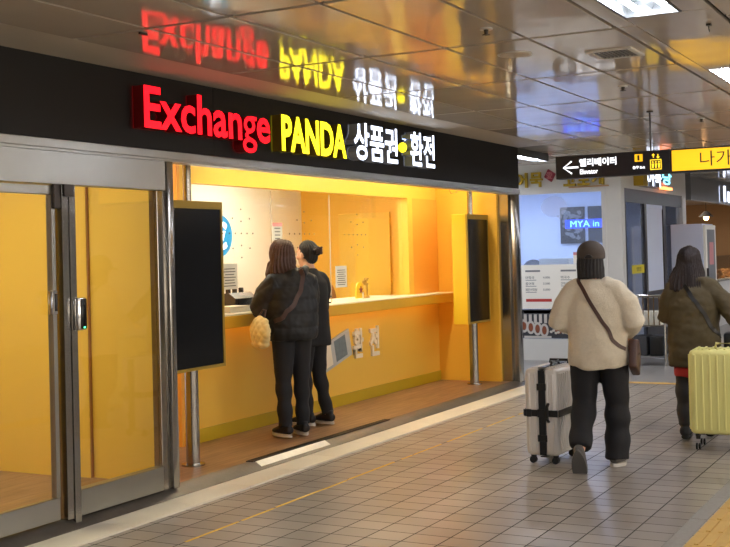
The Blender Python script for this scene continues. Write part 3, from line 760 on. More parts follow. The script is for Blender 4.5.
for k in range(40): mb.ell((-.001, 5.74 + rnd.random() * .26, 1.72 + rnd.random() * .44), (.002, .02 + rnd.random() * .05, .015 + rnd.random() * .03), 8)
mb.build('picture', 'grey', t)
bx(-.02, -.004, 5.36, 5.99, 1.89, 2.03).build('led_strip', 'bluelit', t)
lettering('led_text', 'MYA in', 5.90, 5.42, 1.91, 2.01, 'x', -.024, .003, ['cyanlit'], t, .0)
t = thing('desk_chair', 'dark grey rounded chair back behind the fish-cake shop window', 'chair', (17.1, 6.2, 0))
MB().prism([(.2 * math.cos(a * math.pi / 12), 1.15 + .25 * math.sin(a * math.pi / 12)) for a in range(13)] + [(-.22, .6), (.22, .6)], 'x', 0, .07).build('backrest', 'dgrey', t)
bx(-.42, 0, -.22, .22, .42, .5, bev=.03).build('seat', 'dgrey', t); MB().tube([(-.2, 0, .03), (-.2, 0, .42)], .03).build('gas_stem', 'dsteel', t)
mb = MB()
for a in range(5): mb.tube([(-.2, 0, .05), (-.2 + .25 * math.cos(a * 1.257), .25 * math.sin(a * 1.257), .025)], .02, 8)
mb.build('star_base', 'black', t)
t = thing('price_card', 'small white card with orange heading on the window above the menu board', 'card', (XN + .026, 4.86, 1.345))
bx(0, .003, -.1, .1, 0, .16).build('card', 'white', t); bx(-.001, 0, -.1, .1, .12, .16).build('heading', 'pinkp', t)
t = thing('service_counter', 'pale counter inside the fish-cake shop window', 'counter', (15.75, 6.4, 0))
bx(0, .5, -1.9, 1.9, 0, 1.2).build('cabinet', 'nwall', t); bx(-.03, .53, -1.93, 1.93, 1.2, 1.24, bev=.005, seg=1).build('worktop', 'white', t)
bx(.1, .4, -1.2, -.75, 1.24, 1.42, bev=.01).build('drawer_box', 'paper', t)

# side front with door (faces -Y at y=4.255)
struct('trim_18', bx(15.46, 19.1, YN, YN + .06, 2.18, 2.37), 'dsteel')
w = struct('window_6', bx(15.5, 16.55, YN + .03, YN + .04, .1, 2.18), 'glassb')
struct('window_frame', bx(15.46, 15.52, YN, YN + .06, 0, 2.18).box(16.5, 16.62, YN, YN + .06, 0, 2.18).box(15.52, 16.5, YN, YN + .06, 0, .1), 'dsteel', w)
struct('door_2', bx(16.62, 17.62, YN + .02, YN + .05, .9, 2.12).box(16.62, 17.62, YN + .01, YN + .06, 2.12, 2.18), 'nwall')
struct('door_panel', bx(16.62, 17.62, YN + .02, YN + .05, .02, .9), 'dsteel', bpy.data.objects['door_2'])
struct('door_frame', bx(17.62, 17.78, YN, YN + .06, 0, 2.18), 'dsteel', bpy.data.objects['door_2'])
struct('trim_19', bx(18.85, 19.1, YN - .02, YN + .08, 0, 2.37), 'nwhite')
w = struct('window_7', bx(17.78, 18.85, YN + .03, YN + .04, 0.05, 2.18), 'glassb')
t = thing('window_sticker', 'small yellow opening sticker on the narrow glass panel beside the door', 'sticker', (16.2, YN + .028, 1.18))
bx(-.35, .35, -.002, 0, 0, .12).build('label', 'sticker', t)
lettering('text', '영업', -.12, .12, .03, .09, 'y', -.004, .0015, ['inkd'], t)
t = thing('shop_sign_box', 'lit white and teal sign lettering above the side door', 'sign', (0, YN, 0))
bx(15.95, 16.2, -.14, -.001, 2.42, 2.72).build('bracket', 'goldl', t)
lettering('letter', '어', 16.35, 16.75, 2.44, 2.68, 'y', -.09, .06, ['wht', 'whtside'], t, .03)
lettering('letter', '묵', 16.8, 17.2, 2.44, 2.7, 'y', -.09, .06, ['wht', 'whtside'], t, .03)
lettering('letter', '당', 17.25, 17.85, 2.49, 2.7, 'y', -.09, .06, ['cyanlit', 'whtside'], t, .03)
bx(17.3, 17.9, -.09, -.03, 2.42, 2.46).build('underline', 'orangelit', t)
bx(16.25, 17.95, -.028, -.001, 2.42, 2.70).build('backing', 'grey', t)

# white refrigerator cabinet
t = thing('white_cabinet', 'tall white cabinet with narrow glass-panelled door, in front of the side shop', 'cabinet', (18.0, 3.74, 0))
bx(0, .8, .01, .50, .06, 1.89, bev=.006, seg=1).build('body', 'nwall', t)
bx(.02, .78, -.03, .008, .1, 1.87, bev=.005, seg=1).build('door', 'white', t)
bx(.12, .68, -.034, -.031, .7, 1.8).build('door_glass', 'grey', t); bx(.25, .55, -.038, -.0345, 1.25, 1.6).build('notice', 'pinkp', t)
bx(.03, .06, -.06, -.031, 1.0, 1.2).build('handle', 'dsteel', t)
mb = MB()
for a, b in ((.08, .08), (.72, .08), (.08, .44), (.72, .44)): mb.tube([(a, b, .0), (a, b, .06)], .025, 8, round_caps=False)
mb.build('foot', 'black', t)
# display rack between the walkers
t = thing('display_rack', 'low grey metal rack with baskets, between the two walking women', 'rack', (14.9, 3.62, 0))
for a in (0, .45):
    for b in (0, .72): MB().tube([(a, b, 0), (a, b, .90)], .015, 8, round_caps=False).build('post', 'steel', t)
mb = MB()
for z in (.9, .52): mb.tube([(0, 0, z), (0, .72, z)], .012, 8).tube([(.45, 0, z), (.45, .72, z)], .012, 8)
for k in range(10): mb.box(-.004, .004, .06 + .07 * k, .075 + .07 * k, .52, .9)
mb.build('rail', 'steel', t)
for z in (.1, .5): bx(0.02, .43, .02, .70, z, z + .02).build('shelf', 'grey', t)
bx(.06, .4, .06, .62, .525, .7, bev=.01).build('white_tray', 'white', t)
for k in range(3): bx(.06, .38, .05 + .21 * k, .22 + .21 * k, .125, .38, bev=.01).build('basket', 'dgrey' if k % 2 else 'black', t)

# third shop further on
struct('wall_far_fascia', bx(19.6, 30, YN, YN + .1, 2.33, CZ), 'grey')
struct('wall_far_back', bx(19.6, 30, 8.0, 8.1, 0, 2.6), 'beige')
struct('wall_far_side', bx(29.9, 30, 4.3, 8, 0, 2.6), 'beige')
struct('wall_far_pier', bx(19.1, 19.6, YN + .15, 4.75, 0, CZ), 'dsteel')
struct('ceiling', bx(19.6, 30, YN + .1, 8.0, 2.6, 2.65), 'cove')
t = thing('shop_lettering', 'glowing white English letters on the grey fascia at the right edge', 'sign', (0, YN, 0))
channel_letters(t, 'Inst', 22.0, 24.3, 2.36, 2.66, -.08, .07, ['wht', 'whtside'], .02)
t = thing('pendant_lamp', 'glowing warm pendant lamp over the bakery display', 'lamp', (24.4, 5.0, 2.6))
MB().tube([(0, 0, 0), (0, 0, -.35)], .006, 8).build('cord', 'black', t); MB().tube([(0, 0, -.33), (0, 0, -.45)], [.04, .16], 20, round_caps=False).build('shade', 'dgrey', t)
MB().ell((0, 0, -.47), .05, 16).build('bulb', 'bulb', t)
t = thing('bakery_display', 'glass-topped bakery counter with pastries behind the olive coat', 'counter', (21.3, 4.40, 0))
bx(0, 4, 0, .7, 0, .85, bev=.01).build('base', 'nwhite', t); bx(.02, 3.98, .02, .4, .87, .89).build('tray_shelf', 'white', t)
mb = MB(); rnd = random.Random(2)
for k in range(60): mb.ell((.1 + rnd.random() * 3.8, .08 + rnd.random() * .27, .92 + rnd.random() * .12), (.07, .06, .045), 8)
o = mb.build('pastry_pile', 'bread', t); o['kind'] = 'stuff'
bx(0, 4, 0, .01, .852, 1.35).build('glass_front', 'glass', t)
for k in range(3):
    t = thing('flour_bag', ['white paper bag on the bakery counter, nearest', 'white paper bag on the bakery counter, middle one', 'white paper bag on the bakery counter, farthest'][k], 'bag', (22.0 + .5 * k, 4.95, .852))
    bx(-.1, .1, -.08, .08, 0, .42 - .05 * k, bev=.02).build('bag', 'white', t); bx(-.08, .08, -.012, .012, .42 - .05 * k, .47 - .05 * k).build('tie', 'black', t)
t = thing('panel_light', 'warm ceiling panel inside the bakery', 'light', (23.5, 6.0, 2.6))
bx(-.8, .8, -.4, .4, -.02, 0).build('frame', 'nwhite', t); bx(-.77, .77, -.37, .37, -.024, -.021).build('diffuser', emit('bakery_panel', '#FFE4C0', 16), t)
#PEOPLE
# ------------------------------------------------------------------ people
def V(*a): return Vector(a)
_dg = lambda: bpy.context.evaluated_depsgraph_get()

def remesh(mb, voxel, smooth=4, fold=None, mats='skin', name='body', thin=True):
    """union of overlapping shapes -> one continuous smooth surface"""
    bmesh.ops.recalc_face_normals(mb.bm, faces=mb.bm.faces)
    me = bpy.data.meshes.new('t'); mb.bm.to_mesh(me); mb.bm.free()
    o = bpy.data.objects.new('t', me); C.objects.link(o)
    m = o.modifiers.new('r', 'REMESH'); m.mode = 'VOXEL'; m.voxel_size = voxel
    if smooth:
        s = o.modifiers.new('s', 'SMOOTH'); s.iterations = smooth; s.factor = .5
    bpy.context.view_layer.update()
    out = bpy.data.meshes.new_from_object(o.evaluated_get(_dg()))
    bpy.data.objects.remove(o); bpy.data.meshes.remove(me)
    if fold:
        ns = [v.normal.copy() for v in out.vertices]
        for v, n in zip(out.vertices, ns):
            v.co += fold(v.co, n)
    out.name = name; out.materials.clear()
    for x in (mats if isinstance(mats, (list, tuple)) else [mats]): out.materials.append(M[x])
    for p in out.polygons: p.use_smooth = True; p.material_index = 0
    return out

def hand_shapes(mb, w, d, up, thumb, curl=.6, k=1.0):
    """w wrist, d direction of the hand, up = back-of-hand normal, thumb = side towards the thumb"""
    d = d.normalized(); up = (up - d * up.dot(d)).normalized(); s = (thumb - d * thumb.dot(d)); s = (s - up * s.dot(up)).normalized()
    mb.tube([w - d * .01, w + d * .035 * k, w + d * .085 * k], [(.024 * k, .018 * k), (.034 * k, .015 * k), (.040 * k, .013 * k)], 14, side=s)
    for i, (off, ln) in enumerate(((.031, .072), (.0105, .082), (-.0105, .076), (-.031, .058))):
        p = w + d * .082 * k + s * off * k; dd = d.copy(); pts = [p - d * .02]; rr = [.008 * k]
        for j in range(3):
            ang = curl * (.5 + .35 * j); dd = (dd * math.cos(ang) - up * math.sin(ang)).normalized()
            upn = up; p = p + dd * ln * k * (.45, .31, .24)[j]; pts.append(p); rr.append((.0082, .0075, .0065)[j] * k)
        mb.tube(pts, rr, 8)
    b = w + d * .028 * k + s * .026 * k
    t1 = (d * .55 + s * .8 - up * .15).normalized(); t2 = (d * .9 + s * .25 - up * .3).normalized()
    mb.tube([b - s * .01, b + t1 * .034 * k, b + t1 * .034 * k + t2 * .03 * k, b + t1 * .034 * k + t2 * .05 * k], [.012 * k, .0105 * k, .009 * k, .007 * k], 8)

def head_shapes(mb, c, look=0.0, k=1.0):
    """head centred at c, face towards +Y turned by look (radians about Z)"""
    r3 = Matrix.Rotation(look, 3, 'Z')
    P = lambda x, y, z: c + r3 @ Vector((x * k, y * k, z * k))
    mb.ell(c + Vector((0, 0, .02 * k)), (.074 * k, .09 * k, .098 * k), 24, r3)
    mb.ell(P(0, .028, -.05), (.052 * k, .056 * k, .062 * k), 18, r3)         # jaw
    mb.ell(P(0, .062, -.088), (.022 * k, .018 * k, .018 * k), 12, r3)        # chin
    mb.tube([P(0, .082, .018), P(0, .097, -.012), P(0, .103, -.022)], [.008 * k, .011 * k, .013 * k], 8)   # nose
    mb.ell(P(0, .078, -.05), (.023 * k, .012 * k, .008 * k), 10, r3)         # lips
    for sg in (-1, 1):
        mb.ell(P(.031 * sg, .072, .03), (.024 * k, .014 * k, .009 * k), 10, r3)  # brow
        mb.ell(P(.035 * sg, .06, -.02), (.026 * k, .024 * k, .024 * k), 12, r3)  # cheek
        mb.ell(P(.076 * sg, -.005, -.005), (.010 * k, .018 * k, .03 * k), 12, r3)  # ear

def person(label, loc, rz, J):
    mb = MB(); P = J
    nb, ch, pe = P['neck'], P['chest'], P['pelvis']
    mb.tube([pe + V(0, 0, -.06), pe, pe.lerp(ch, .45), ch, nb + V(0, 0, -.07), nb, P['head'] + V(0, -.01, -.06)],
            [(.13, .10), (.155, .11), (.12, .09), (.15, .105), (.13, .075), (.055, .055), (.048, .05)], 20)
    head_shapes(mb, P['head'], P.get('look', 0))
    for s in ('L', 'R'):
        sg = -1 if s == 'L' else 1
        mb.tube([nb + V(.03 * sg, 0, -.06), P['sh' + s], P['sh' + s].lerp(P['el' + s], .5), P['el' + s], P['wr' + s]], [.042, .044, .042, .036, .024], 12)
        hd = P.get('hand' + s, (P['wr' + s] - P['el' + s])); hand_shapes(mb, P['wr' + s], hd, P.get('up' + s, V(sg * .6, 0, .6)), P.get('th' + s, V(-sg, 0, .3)), P.get('curl', .6))
        mb.tube([pe + V(.07 * sg, 0, .0), P['hip' + s], P['kn' + s], P['kn' + s].lerp(P['an' + s], .4), P['an' + s]], [.09, .085, .056, .05, .036], 14)
        fd = P['toe' + s] - P['an' + s]
        mb.tube([P['an' + s], P['an' + s] + fd * .25, P['toe' + s]], [.036, .034, .022], 10)
    me = remesh(mb, .0055, 3)
    # eyes and lips as painted regions of the same body mesh
    r3 = Matrix.Rotation(P.get('look', 0), 3, 'Z')
    for nm in ('eyew', 'iris', 'lip'): me.materials.append(M[nm])
    for p in me.polygons:
        q = r3.inverted() @ (p.center - P['head'])
        if q.y > .05 and p.center.z > nb.z:
            for sg in (-1, 1):
                a, b = (q.x - sg * .031) / .0145, (q.z - .012) / .0065
                if a * a + b * b < 1:
                    p.material_index = 2 if (q.x - sg * .031) ** 2 + (q.z - .012) ** 2 < .006 ** 2 else 1
            if (q.x / .022) ** 2 + ((q.z + .05) / .008) ** 2 < 1: p.material_index = 3
    o = mkobj('person', me, None, label, 'person'); o.location = loc; o.rotation_euler = (0, 0, rz)
    return o

def child(name, me, p, label=None): return mkobj(name, me, p, label)

def shoe(p, an, toe, m, ms, label=None, w=.047, heel=.055):
    d = (toe - an); d.normalize()
    dn = P_dn = None
    # sole plane normal: perpendicular to d, in the vertical plane
    side = d.cross(V(0, 0, 1)).normalized(); up = side.cross(d).normalized()
    o = an - up * .035
    A = lambda f, u, s_=0: o + d * f + up * u + side * s_
    mb = MB(); mb.tube([A(-.055, .02), A(0, .03), A(.07, .02), A(.14, .005), A(.175, .0)], [(w * .75, .035), (w * .85, .045), (w, .036), (w * 1.02, .024), (w * .7, .016)], 16, side=side)
    mb.tube([A(-.01, .02), A(-.015, .075)], [(w * .72, .045), (w * .7, .045)], 14, side=side)
    s = child('shoe', remesh(mb, .007, 3, mats=m), p, label)
    mb = MB(); n = 20; top = []; bot = []
    for k in range(n):
        a = 2 * math.pi * k / n; f = .06 + .135 * math.cos(a); ww = (w + .002) * math.sin(a) * (1 + .12 * math.cos(a) - .1 * math.cos(2 * a))
        top.append(mb.bm.verts.new(A(f, -.012, ww))); bot.append(mb.bm.verts.new(A(f * 1.0, -.036, ww * .96)))
    mb.bm.faces.new(top); mb.bm.faces.new(bot[::-1])
    for k in range(n): mb.bm.faces.new((top[k], bot[k], bot[(k + 1) % n], top[(k + 1) % n]))
    mb.build('sole', ms, s)
    return s

def bvh_of(objs):
    vs = []; fs = []
    for o in objs:
        b = len(vs); vs += [v.co.copy() for v in o.data.vertices]; fs += [[b + i for i in p.vertices] for p in o.data.polygons]
    return BVHTree.FromPolygons(vs, fs)

def drape(bvh, pts, n=40, off=.004, free=()):
    """sample a polyline and pull it onto the clothing surface"""
    seg = []; P = [Vector(p) for p in pts]
    L = [0]
    for a, b in zip(P, P[1:]): L.append(L[-1] + (b - a).length)
    out = []; nn = []
    for k in range(n + 1):
        t = L[-1] * k / n
        i = max(j for j in range(len(L) - 1) if L[j] <= t + 1e-9)
        q = P[i].lerp(P[i + 1], (t - L[i]) / max(1e-6, L[i + 1] - L[i]))
        hit, nor, _, d = bvh.find_nearest(q)
        out.append(hit + nor * off); nn.append(nor)
    for _ in range(3):
        out = [out[0]] + [(out[i - 1] + out[i] * 2 + out[i + 1]) / 4 for i in range(1, n)] + [out[-1]]
        nn = [nn[0]] + [(nn[i - 1] + nn[i] + nn[i + 1]).normalized() for i in range(1, n)] + [nn[-1]]
    fixed = []
    for q, nr in zip(out, nn):
        hit, nor, _, d = bvh.find_nearest(q)
        if (q - hit).dot(nor) < off * .6: q = hit + nor * off
        fixed.append(q)
    return fixed, nn

def nz(co, s, seed=0): return noise.noise(Vector((co.x * s + seed, co.y * s, co.z * s)))

# ---------- woman in the cream fleece (walking, left foot pushing off)
H = V(-.03, .03, 1.475)
J = dict(neck=V(-.01, 0, 1.34), chest=V(0, 0, 1.16), pelvis=V(0, 0, .90), head=H, look=R(3),
         shL=V(-.165, 0, 1.27), elL=V(-.265, -.02, 1.03), wrL=V(-.17, .23, .97), shR=V(.165, 0, 1.27), elR=V(.262, -.03, 1.04), wrR=V(.20, .2, .93),
         handL=V(.1, .9, 0), upL=V(0, 0, 1), thL=V(1, 0, 0), handR=V(-.2, .7, -.4), upR=V(.8, 0, .5), thR=V(-.3, .5, .8), curl=.75,
         hipL=V(-.09, 0, .84), knL=V(-.10, .02, .47), anL=V(-.105, -.235, .155), toeL=V(-.105, -.175, .03),
         hipR=V(.09, 0, .84), knR=V(.105, .10, .47), anR=V(.10, .06, .085), toeR=V(.115, .22, .035))
A = person('woman walking away in a cream fleece pullover, wide black trousers and dark baseball cap', (7.90, 2.40, 0), R(8 - 90), J)
def f_fleece(c, n):
    d = .012 * nz(c, 7, 3) + .006 * nz(c, 18, 1) + .0016 * nz(c, 110, 5)
    v = n * d
    if c.z < .82: v += V(0, 0, .09 * max(0, abs(c.x) - .05) ** 1.2 * (1 - (c.z - .68) / .14) * 3)
    return v
mb = MB()
mb.tube([V(0, 0, .70), V(0, 0, .78), V(0, 0, .95), V(0, 0, 1.13), V(-.005, 0, 1.24), V(-.01, 0, 1.30), V(-.012, 0, 1.335)],
        [(.205, .155), (.212, .16), (.205, .155), (.215, .15), (.175, .125), (.11, .095), (.075, .075)], 32, round_caps=False)
for s, sg in (('L', -1), ('R', 1)):
    mb.tube([V(.08 * sg, 0, 1.235), J['sh' + s] + V(-.015 * sg, 0, -.035), J['sh' + s].lerp(J['el' + s], .5), J['el' + s], J['el' + s].lerp(J['wr' + s], .55), J['el' + s].lerp(J['wr' + s], .93)], [.09, .088, .083, .083, .068, .046], 18)
mb.tube([V(-.15, 0, 1.245), V(-.06, 0, 1.275), V(.06, 0, 1.275), V(.15, 0, 1.245)], [.085, .09, .09, .085], 16)
tops = child('fleece_pullover', remesh(mb, .011, 7, f_fleece, 'fleece'), A)
def f_tr(c, n):
    return n * (.010 * noise.noise(Vector((c.x * 9, c.y * 9, c.z * 3))) + .007 * math.sin(c.z * 38 + 5 * c.x) * max(0, 1 - abs(c.z - .3) / .35))
mb = MB()
mb.tube([V(0, 0, .93), V(0, 0, .85), V(0, 0, .80)], [(.165, .125), (.185, .14), (.18, .14)], 24, round_caps=False)
mb.tube([V(-.09, 0, .84), V(-.098, .01, .66), V(-.105, .01, .46), V(-.105, -.11, .30), V(-.105, -.19, .165)], [(.10, .125), (.098, .115), (.088, .10), (.083, .09), (.078, .085)], 22, round_caps=False)
mb.tube([V(.09, 0, .84), V(.105, .05, .66), V(.115, .09, .46), V(.112, .075, .25), V(.108, .06, .055)], [(.10, .125), (.10, .118), (.092, .105), (.086, .10), (.084, .10)], 22, round_caps=False)
child('trousers', remesh(mb, .011, 5, f_tr, 'trous'), A)
shoe(A, J['anL'] + V(0, .0, -.02), J['toeL'] + V(0, 0, -.02), 'shoeg', 'sole', 'grey shoe with its heel lifted')
shoe(A, J['anR'] + V(0, 0, -.01), J['toeR'] + V(0, 0, .03), 'shoeg', 'shoew', 'grey shoe with pale sole flat on the floor')
# hair under the cap and the cap
def f_hair(c, n): return n * (.004 * math.sin(math.atan2(c.y - .02, c.x + .03) * 26 + 3 * nz(c, 6)) + .006 * nz(c, 10))
mb = MB(); mb.ell(H + V(0, -.012, .01), (.088, .096, .09), 24)
mb.tube([H + V(0, -.02, .02), H + V(0, -.03, -.07), H + V(0, -.04, -.145)], [(.090, .084), (.095, .08), (.095, .075)], 24, round_caps=False)
child('hair', remesh(mb, .008, 3, f_hair, 'hairk'), A)
mb = MB(); mb.ell(H + V(0, -.005, .045), (.1, .112, .088), 28)
mb.tube([H + V(0, 0, .0), H + V(0, 0, .04)], [(.1, .112), (.101, .113)], 28, round_caps=False)
mb.tube([H + V(0, .08, .018), H + V(0, .15, .005), H + V(0, .185, -.005)], [(.075, .012), (.07, .009), (.05, .008)], 18, side=V(1, 0, 0))
cap = child('baseball_cap', remesh(mb, .008, 3, None, 'capm'), A)
mb = MB()
for k in range(11):
    a0 = math.pi * k / 10; mb.ell(H + V(.028 * math.cos(a0), -.118, .008 + .024 * math.sin(a0)), .004, 6)
mb.build('back_opening_trim', 'black', cap)
mb = MB().prism([(H.x - .024 + 0.0, H.z + .008)] + [(H.x + .024 * math.cos(math.pi - a * math.pi / 8), H.z + .008 + .022 * math.sin(a * math.pi / 8)) for a in range(9)], 'y', -.0905, -.085); mb.build('back_opening', 'hairk', cap)
# shoulder bag (held, its own thing)
bt = bvh_of([tops])
bg = thing('shoulder_bag', 'brown leather shoulder bag with a strap across the cream pullover', 'bag', tuple(A.location), A.rotation_euler[2])
pts, nn = drape(bt, [V(-.10, .06, 1.34), V(-.115, -.06, 1.33), V(-.02, -.2, 1.18), V(.08, -.2, 1.03), V(.17, -.17, .90), V(.215, -.06, .84)], 44, .003)
sb = MB().ribbon(pts, nn, .026, .004)
sb.build('strap', 'leather', bg)
mb = MB()
vs = []
for (x, y, z) in ((.195, -.02, .86), (.235, -.02, .86), (.245, .13, .86), (.215, .13, .86)): pass
mb.prism([(-.09, .72), (.10, .64), (.17, .80), (.10, .90), (-.03, .91)], 'x', .222, .282)
bmesh.ops.bevel(mb.bm, geom=list(mb.bm.edges), offset=.015, segments=3, profile=.5, affect='EDGES')
mb.build('bag_body', 'leather', bg)
MB().box(.283, .286, -.02, .09, .80, .805).build('zip', 'chrome', bg)

# ---------- woman in the olive coat
H = V(-.02, .03, 1.42)
J = dict(neck=V(0, 0, 1.29), chest=V(0, 0, 1.12), pelvis=V(0, 0, .88), head=H, look=R(-4),
         shL=V(-.165, 0, 1.22), elL=V(-.22, .02, .98), wrL=V(-.15, .24, .95), shR=V(.165, 0, 1.22), elR=V(.30, -.06, 1.02), wrR=V(.385, -.22, .90),
         handL=V(.2, .9, 0), upL=V(-.3, 0, 1), thL=V(1, 0, .3), handR=V(.15, -.3, -.9), upR=V(0, -1, .1), thR=V(-1, 0, 0), curl=.9,
         hipL=V(-.08, 0, .82), knL=V(-.085, -.02, .46), anL=V(-.07, -.10, .10), toeL=V(-.08, .05, .035),
         hipR=V(.08, 0, .82), knR=V(.09, .12, .46), anR=V(.09, .15, .09), toeR=V(.10, .31, .035))
Bw = person('woman walking away in a long olive coat with loose dark hair and black boots', (9.35, 2.04, 0), R(6 - 90), J)
def f_ol(c, n): return n * (.014 * nz(c, 6, 9) + .008 * noise.noise(Vector((c.x * 6, c.y * 6, c.z * 22))) + .004 * nz(c, 30))
mb = MB()
mb.tube([V(0, 0, .585), V(0, 0, .70), V(0, 0, .90), V(0, 0, 1.08), V(0, 0, 1.18), V(0, 0, 1.25), V(0, 0, 1.30)],
        [(.205, .165), (.21, .17), (.205, .16), (.21, .155), (.185, .13), (.12, .10), (.09, .085)], 32, round_caps=False)
for s, sg in (('L', -1), ('R', 1)):
    mb.tube([V(.08 * sg, 0, 1.175), J['sh' + s] + V(-.01 * sg, 0, -.03), J['sh' + s].lerp(J['el' + s], .5), J['el' + s], J['el' + s].lerp(J['wr' + s], .55), J['el' + s].lerp(J['wr' + s], .95)], [.09, .088, .078, .075, .064, .05], 18)
mb.tube([V(-.03, -.075, 1.265), V(.08, -.06, 1.27), V(.12, .02, 1.27)], [.03, .032, .03], 12)
mb.tube([V(-.03, -.075, 1.265), V(-.09, -.04, 1.27), V(-.10, .04, 1.27)], [.03, .03, .03], 12)
mb.tube([V(-.15, 0, 1.195), V(-.06, 0, 1.22), V(.06, 0, 1.22), V(.15, 0, 1.195)], [.085, .09, .09, .085], 16)
coat = child('olive_coat', remesh(mb, .011, 5, f_ol, 'olive'), Bw)
mb = MB(); mb.tube([V(0, .01, .62), V(0, .01, .50)], [(.165, .14), (.168, .145)], 24, round_caps=False)
child('red_skirt', remesh(mb, .012, 3, f_tr, 'redcl'), Bw)
for s in ('L', 'R'):
    mb = MB(); k, a = J['kn' + s], J['an' + s]
    mb.tube([J['hip' + s].lerp(k, .45), k, k.lerp(a, .35), k.lerp(a, .7), a + V(0, 0, .02)], [.082, .07, .068, .058, .055], 16, round_caps=False)
    mb.tube([a + V(0, -.03, -.02), a + V(0, .02, -.03), J['toe' + s] + V(0, .02, .005)], [(.045, .05), (.045, .045), (.042, .03)], 14)
    b = child('black_boot', remesh(mb, .009, 3, f_tr, 'shoek'), Bw)
    z = min(a.z, J['toe' + s].z)
    MB().tube([a + V(0, -.05, -.065), a.lerp(J['toe' + s], .5) + V(0, 0, -.04) * 1, J['toe' + s] + V(0, .04, -.022)], [(.035, .02), (.042, .012), (.038, .012)], 14).build('sole', 'black', b)
def f_hair2(c, n): return n * (.006 * math.sin(math.atan2(c.y, c.x) * 34 + 5 * nz(c, 4)) + .012 * noise.noise(Vector((c.x * 16, c.y * 16, c.z * 4))))
mb = MB(); mb.ell(H + V(0, -.012, .025), (.094, .106, .108), 24)
mb.tube([H + V(0, -.015, .02), H + V(0, -.04, -.07), H + V(-.01, -.07, -.15), H + V(-.03, -.10, -.235)], [(.098, .09), (.118, .085), (.142, .065), (.125, .04)], 26)
mb.tube([H + V(-.09, .0, -.06), H + V(-.15, -.03, -.2), H + V(-.155, -.03, -.29)], [(.035, .05), (.035, .04), (.014, .02)], 12)
mb.tube([H + V(.06, -.05, -.12), H + V(.05, -.1, -.22), H + V(.03, -.12, -.30)], [(.05, .03), (.04, .025), (.012, .01)], 12)
child('hair', remesh(mb, .008, 2, f_hair2, 'hairr'), Bw)
bo = bvh_of([coat])
bg = thing('crossbody_bag', 'black crossbody bag strap over the back of the olive coat', 'bag', tuple(Bw.location), Bw.rotation_euler[2])
pts, nn = drape(bo, [V(-.08, .07, 1.30), V(-.09, -.05, 1.29), V(.0, -.2, 1.17), V(.10, -.2, 1.04), V(.17, -.15, .90), V(.20, .0, .82)], 44, .003)
MB().ribbon(pts, nn, .03, .004).build('strap', 'black', bg)
MB().box(.225, .29, .0, .2, .68, .85, bev=.02).build('bag_body', 'black', bg)

# ---------- two customers at the counter
def straight_hair(H, ln, w=.105):
    mb = MB(); mb.ell(H + V(0, -.012, .02), (.094, .106, .108), 24)
    mb.tube([H + V(0, -.01, .02), H + V(0, -.03, -.08), H + V(0, -.045, -.16), H + V(0, -.06, -ln)], [(.098, .094), (w, .085), (w + .008, .06), (w - .02, .035)], 26)
    return mb
H = V(-.065, .03, 1.505)
J = dict(neck=V(-.045, 0, 1.37), chest=V(0, 0, 1.2), pelvis=V(0, 0, .9), head=H, look=R(-6),
         shL=V(-.165, 0, 1.29), elL=V(-.26, .06, 1.06), wrL=V(-.15, .22, 1.12), shR=V(.165, 0, 1.29), elR=V(.20, .06, 1.06), wrR=V(.08, .24, 1.12),
         handL=V(.3, .9, .0), upL=V(0, 0, 1), thL=V(1, 0, 0), handR=V(-.3, .9, 0), upR=V(0, 0, 1), thR=V(-1, 0, 0), curl=.5,
         hipL=V(-.08, 0, .84), knL=V(-.085, .02, .46), anL=V(-.085, -.02, .09), toeL=V(-.10, .15, .035),
         hipR=V(.08, 0, .84), knR=V(.085, .03, .46), anR=V(.085, .0, .09), toeR=V(.10, .17, .035))
ZF = .062
Cw = person('woman with long brown hair in a short black puffer jacket at the counter', (8.03, 5.02, ZF), R(58 - 90), J)
def f_puff(c, n):
    q = c.z * 11.5 if abs(c.x) < .2 else (c.z * .8 + c.y * .6) * 12
    return n * (.010 * (abs(math.sin(q * math.pi / 1.3)) ** .6) - .005 + .010 * nz(c, 9, 4) + .004 * nz(c, 28))
mb = MB()
mb.tube([V(0, 0, .80), V(0, 0, .86), V(0, 0, 1.0), V(0, 0, 1.16), V(0, 0, 1.26), V(-.02, 0, 1.33), V(-.035, 0, 1.38)],
        [(.21, .17), (.225, .185), (.23, .185), (.225, .175), (.19, .145), (.125, .11), (.08, .08)], 32, round_caps=False)
for s, sg in (('L', -1), ('R', 1)):
    mb.tube([V(.08 * sg, 0, 1.24), J['sh' + s] + V(-.01 * sg, 0, -.03), J['sh' + s].lerp(J['el' + s], .5), J['el' + s], J['el' + s].lerp(J['wr' + s], .55), J['el' + s].lerp(J['wr' + s], .95)], [.10, .098, .09, .088, .075, .05], 18)
mb.tube([V(-.11, .0, 1.35), V(-.03, -.09, 1.345), V(.06, -.10, 1.35), V(.12, -.04, 1.38)], [.03, .035, .04, .035], 12)
mb.tube([V(-.15, 0, 1.27), V(-.06, 0, 1.30), V(.06, 0, 1.30), V(.15, 0, 1.27)], [.09, .095, .095, .09], 16)
jk = child('puffer_jacket', remesh(mb, .010, 4, f_puff, 'puffer'), Cw)
def legs(J, r, P_, m='trous', lo=.0):
    mb = MB(); mb.tube([V(0, 0, .94), V(0, 0, .86), V(0, 0, .80)], [(.155, .12), (.17, .13), (.16, .125)], 24, round_caps=False)
    for s in ('L', 'R'):
        h, k, a = J['hip' + s], J['kn' + s], J['an' + s]
        mb.tube([h, h.lerp(k, .5), k, k.lerp(a, .5), a + V(0, 0, lo)], [r[0], r[1], r[2], r[3], r[4]], 18, round_caps=False)
    return child('trousers', remesh(mb, .010, 4, f_tr, m), P_)
legs(J, (.098, .085, .07, .063, .06), Cw)
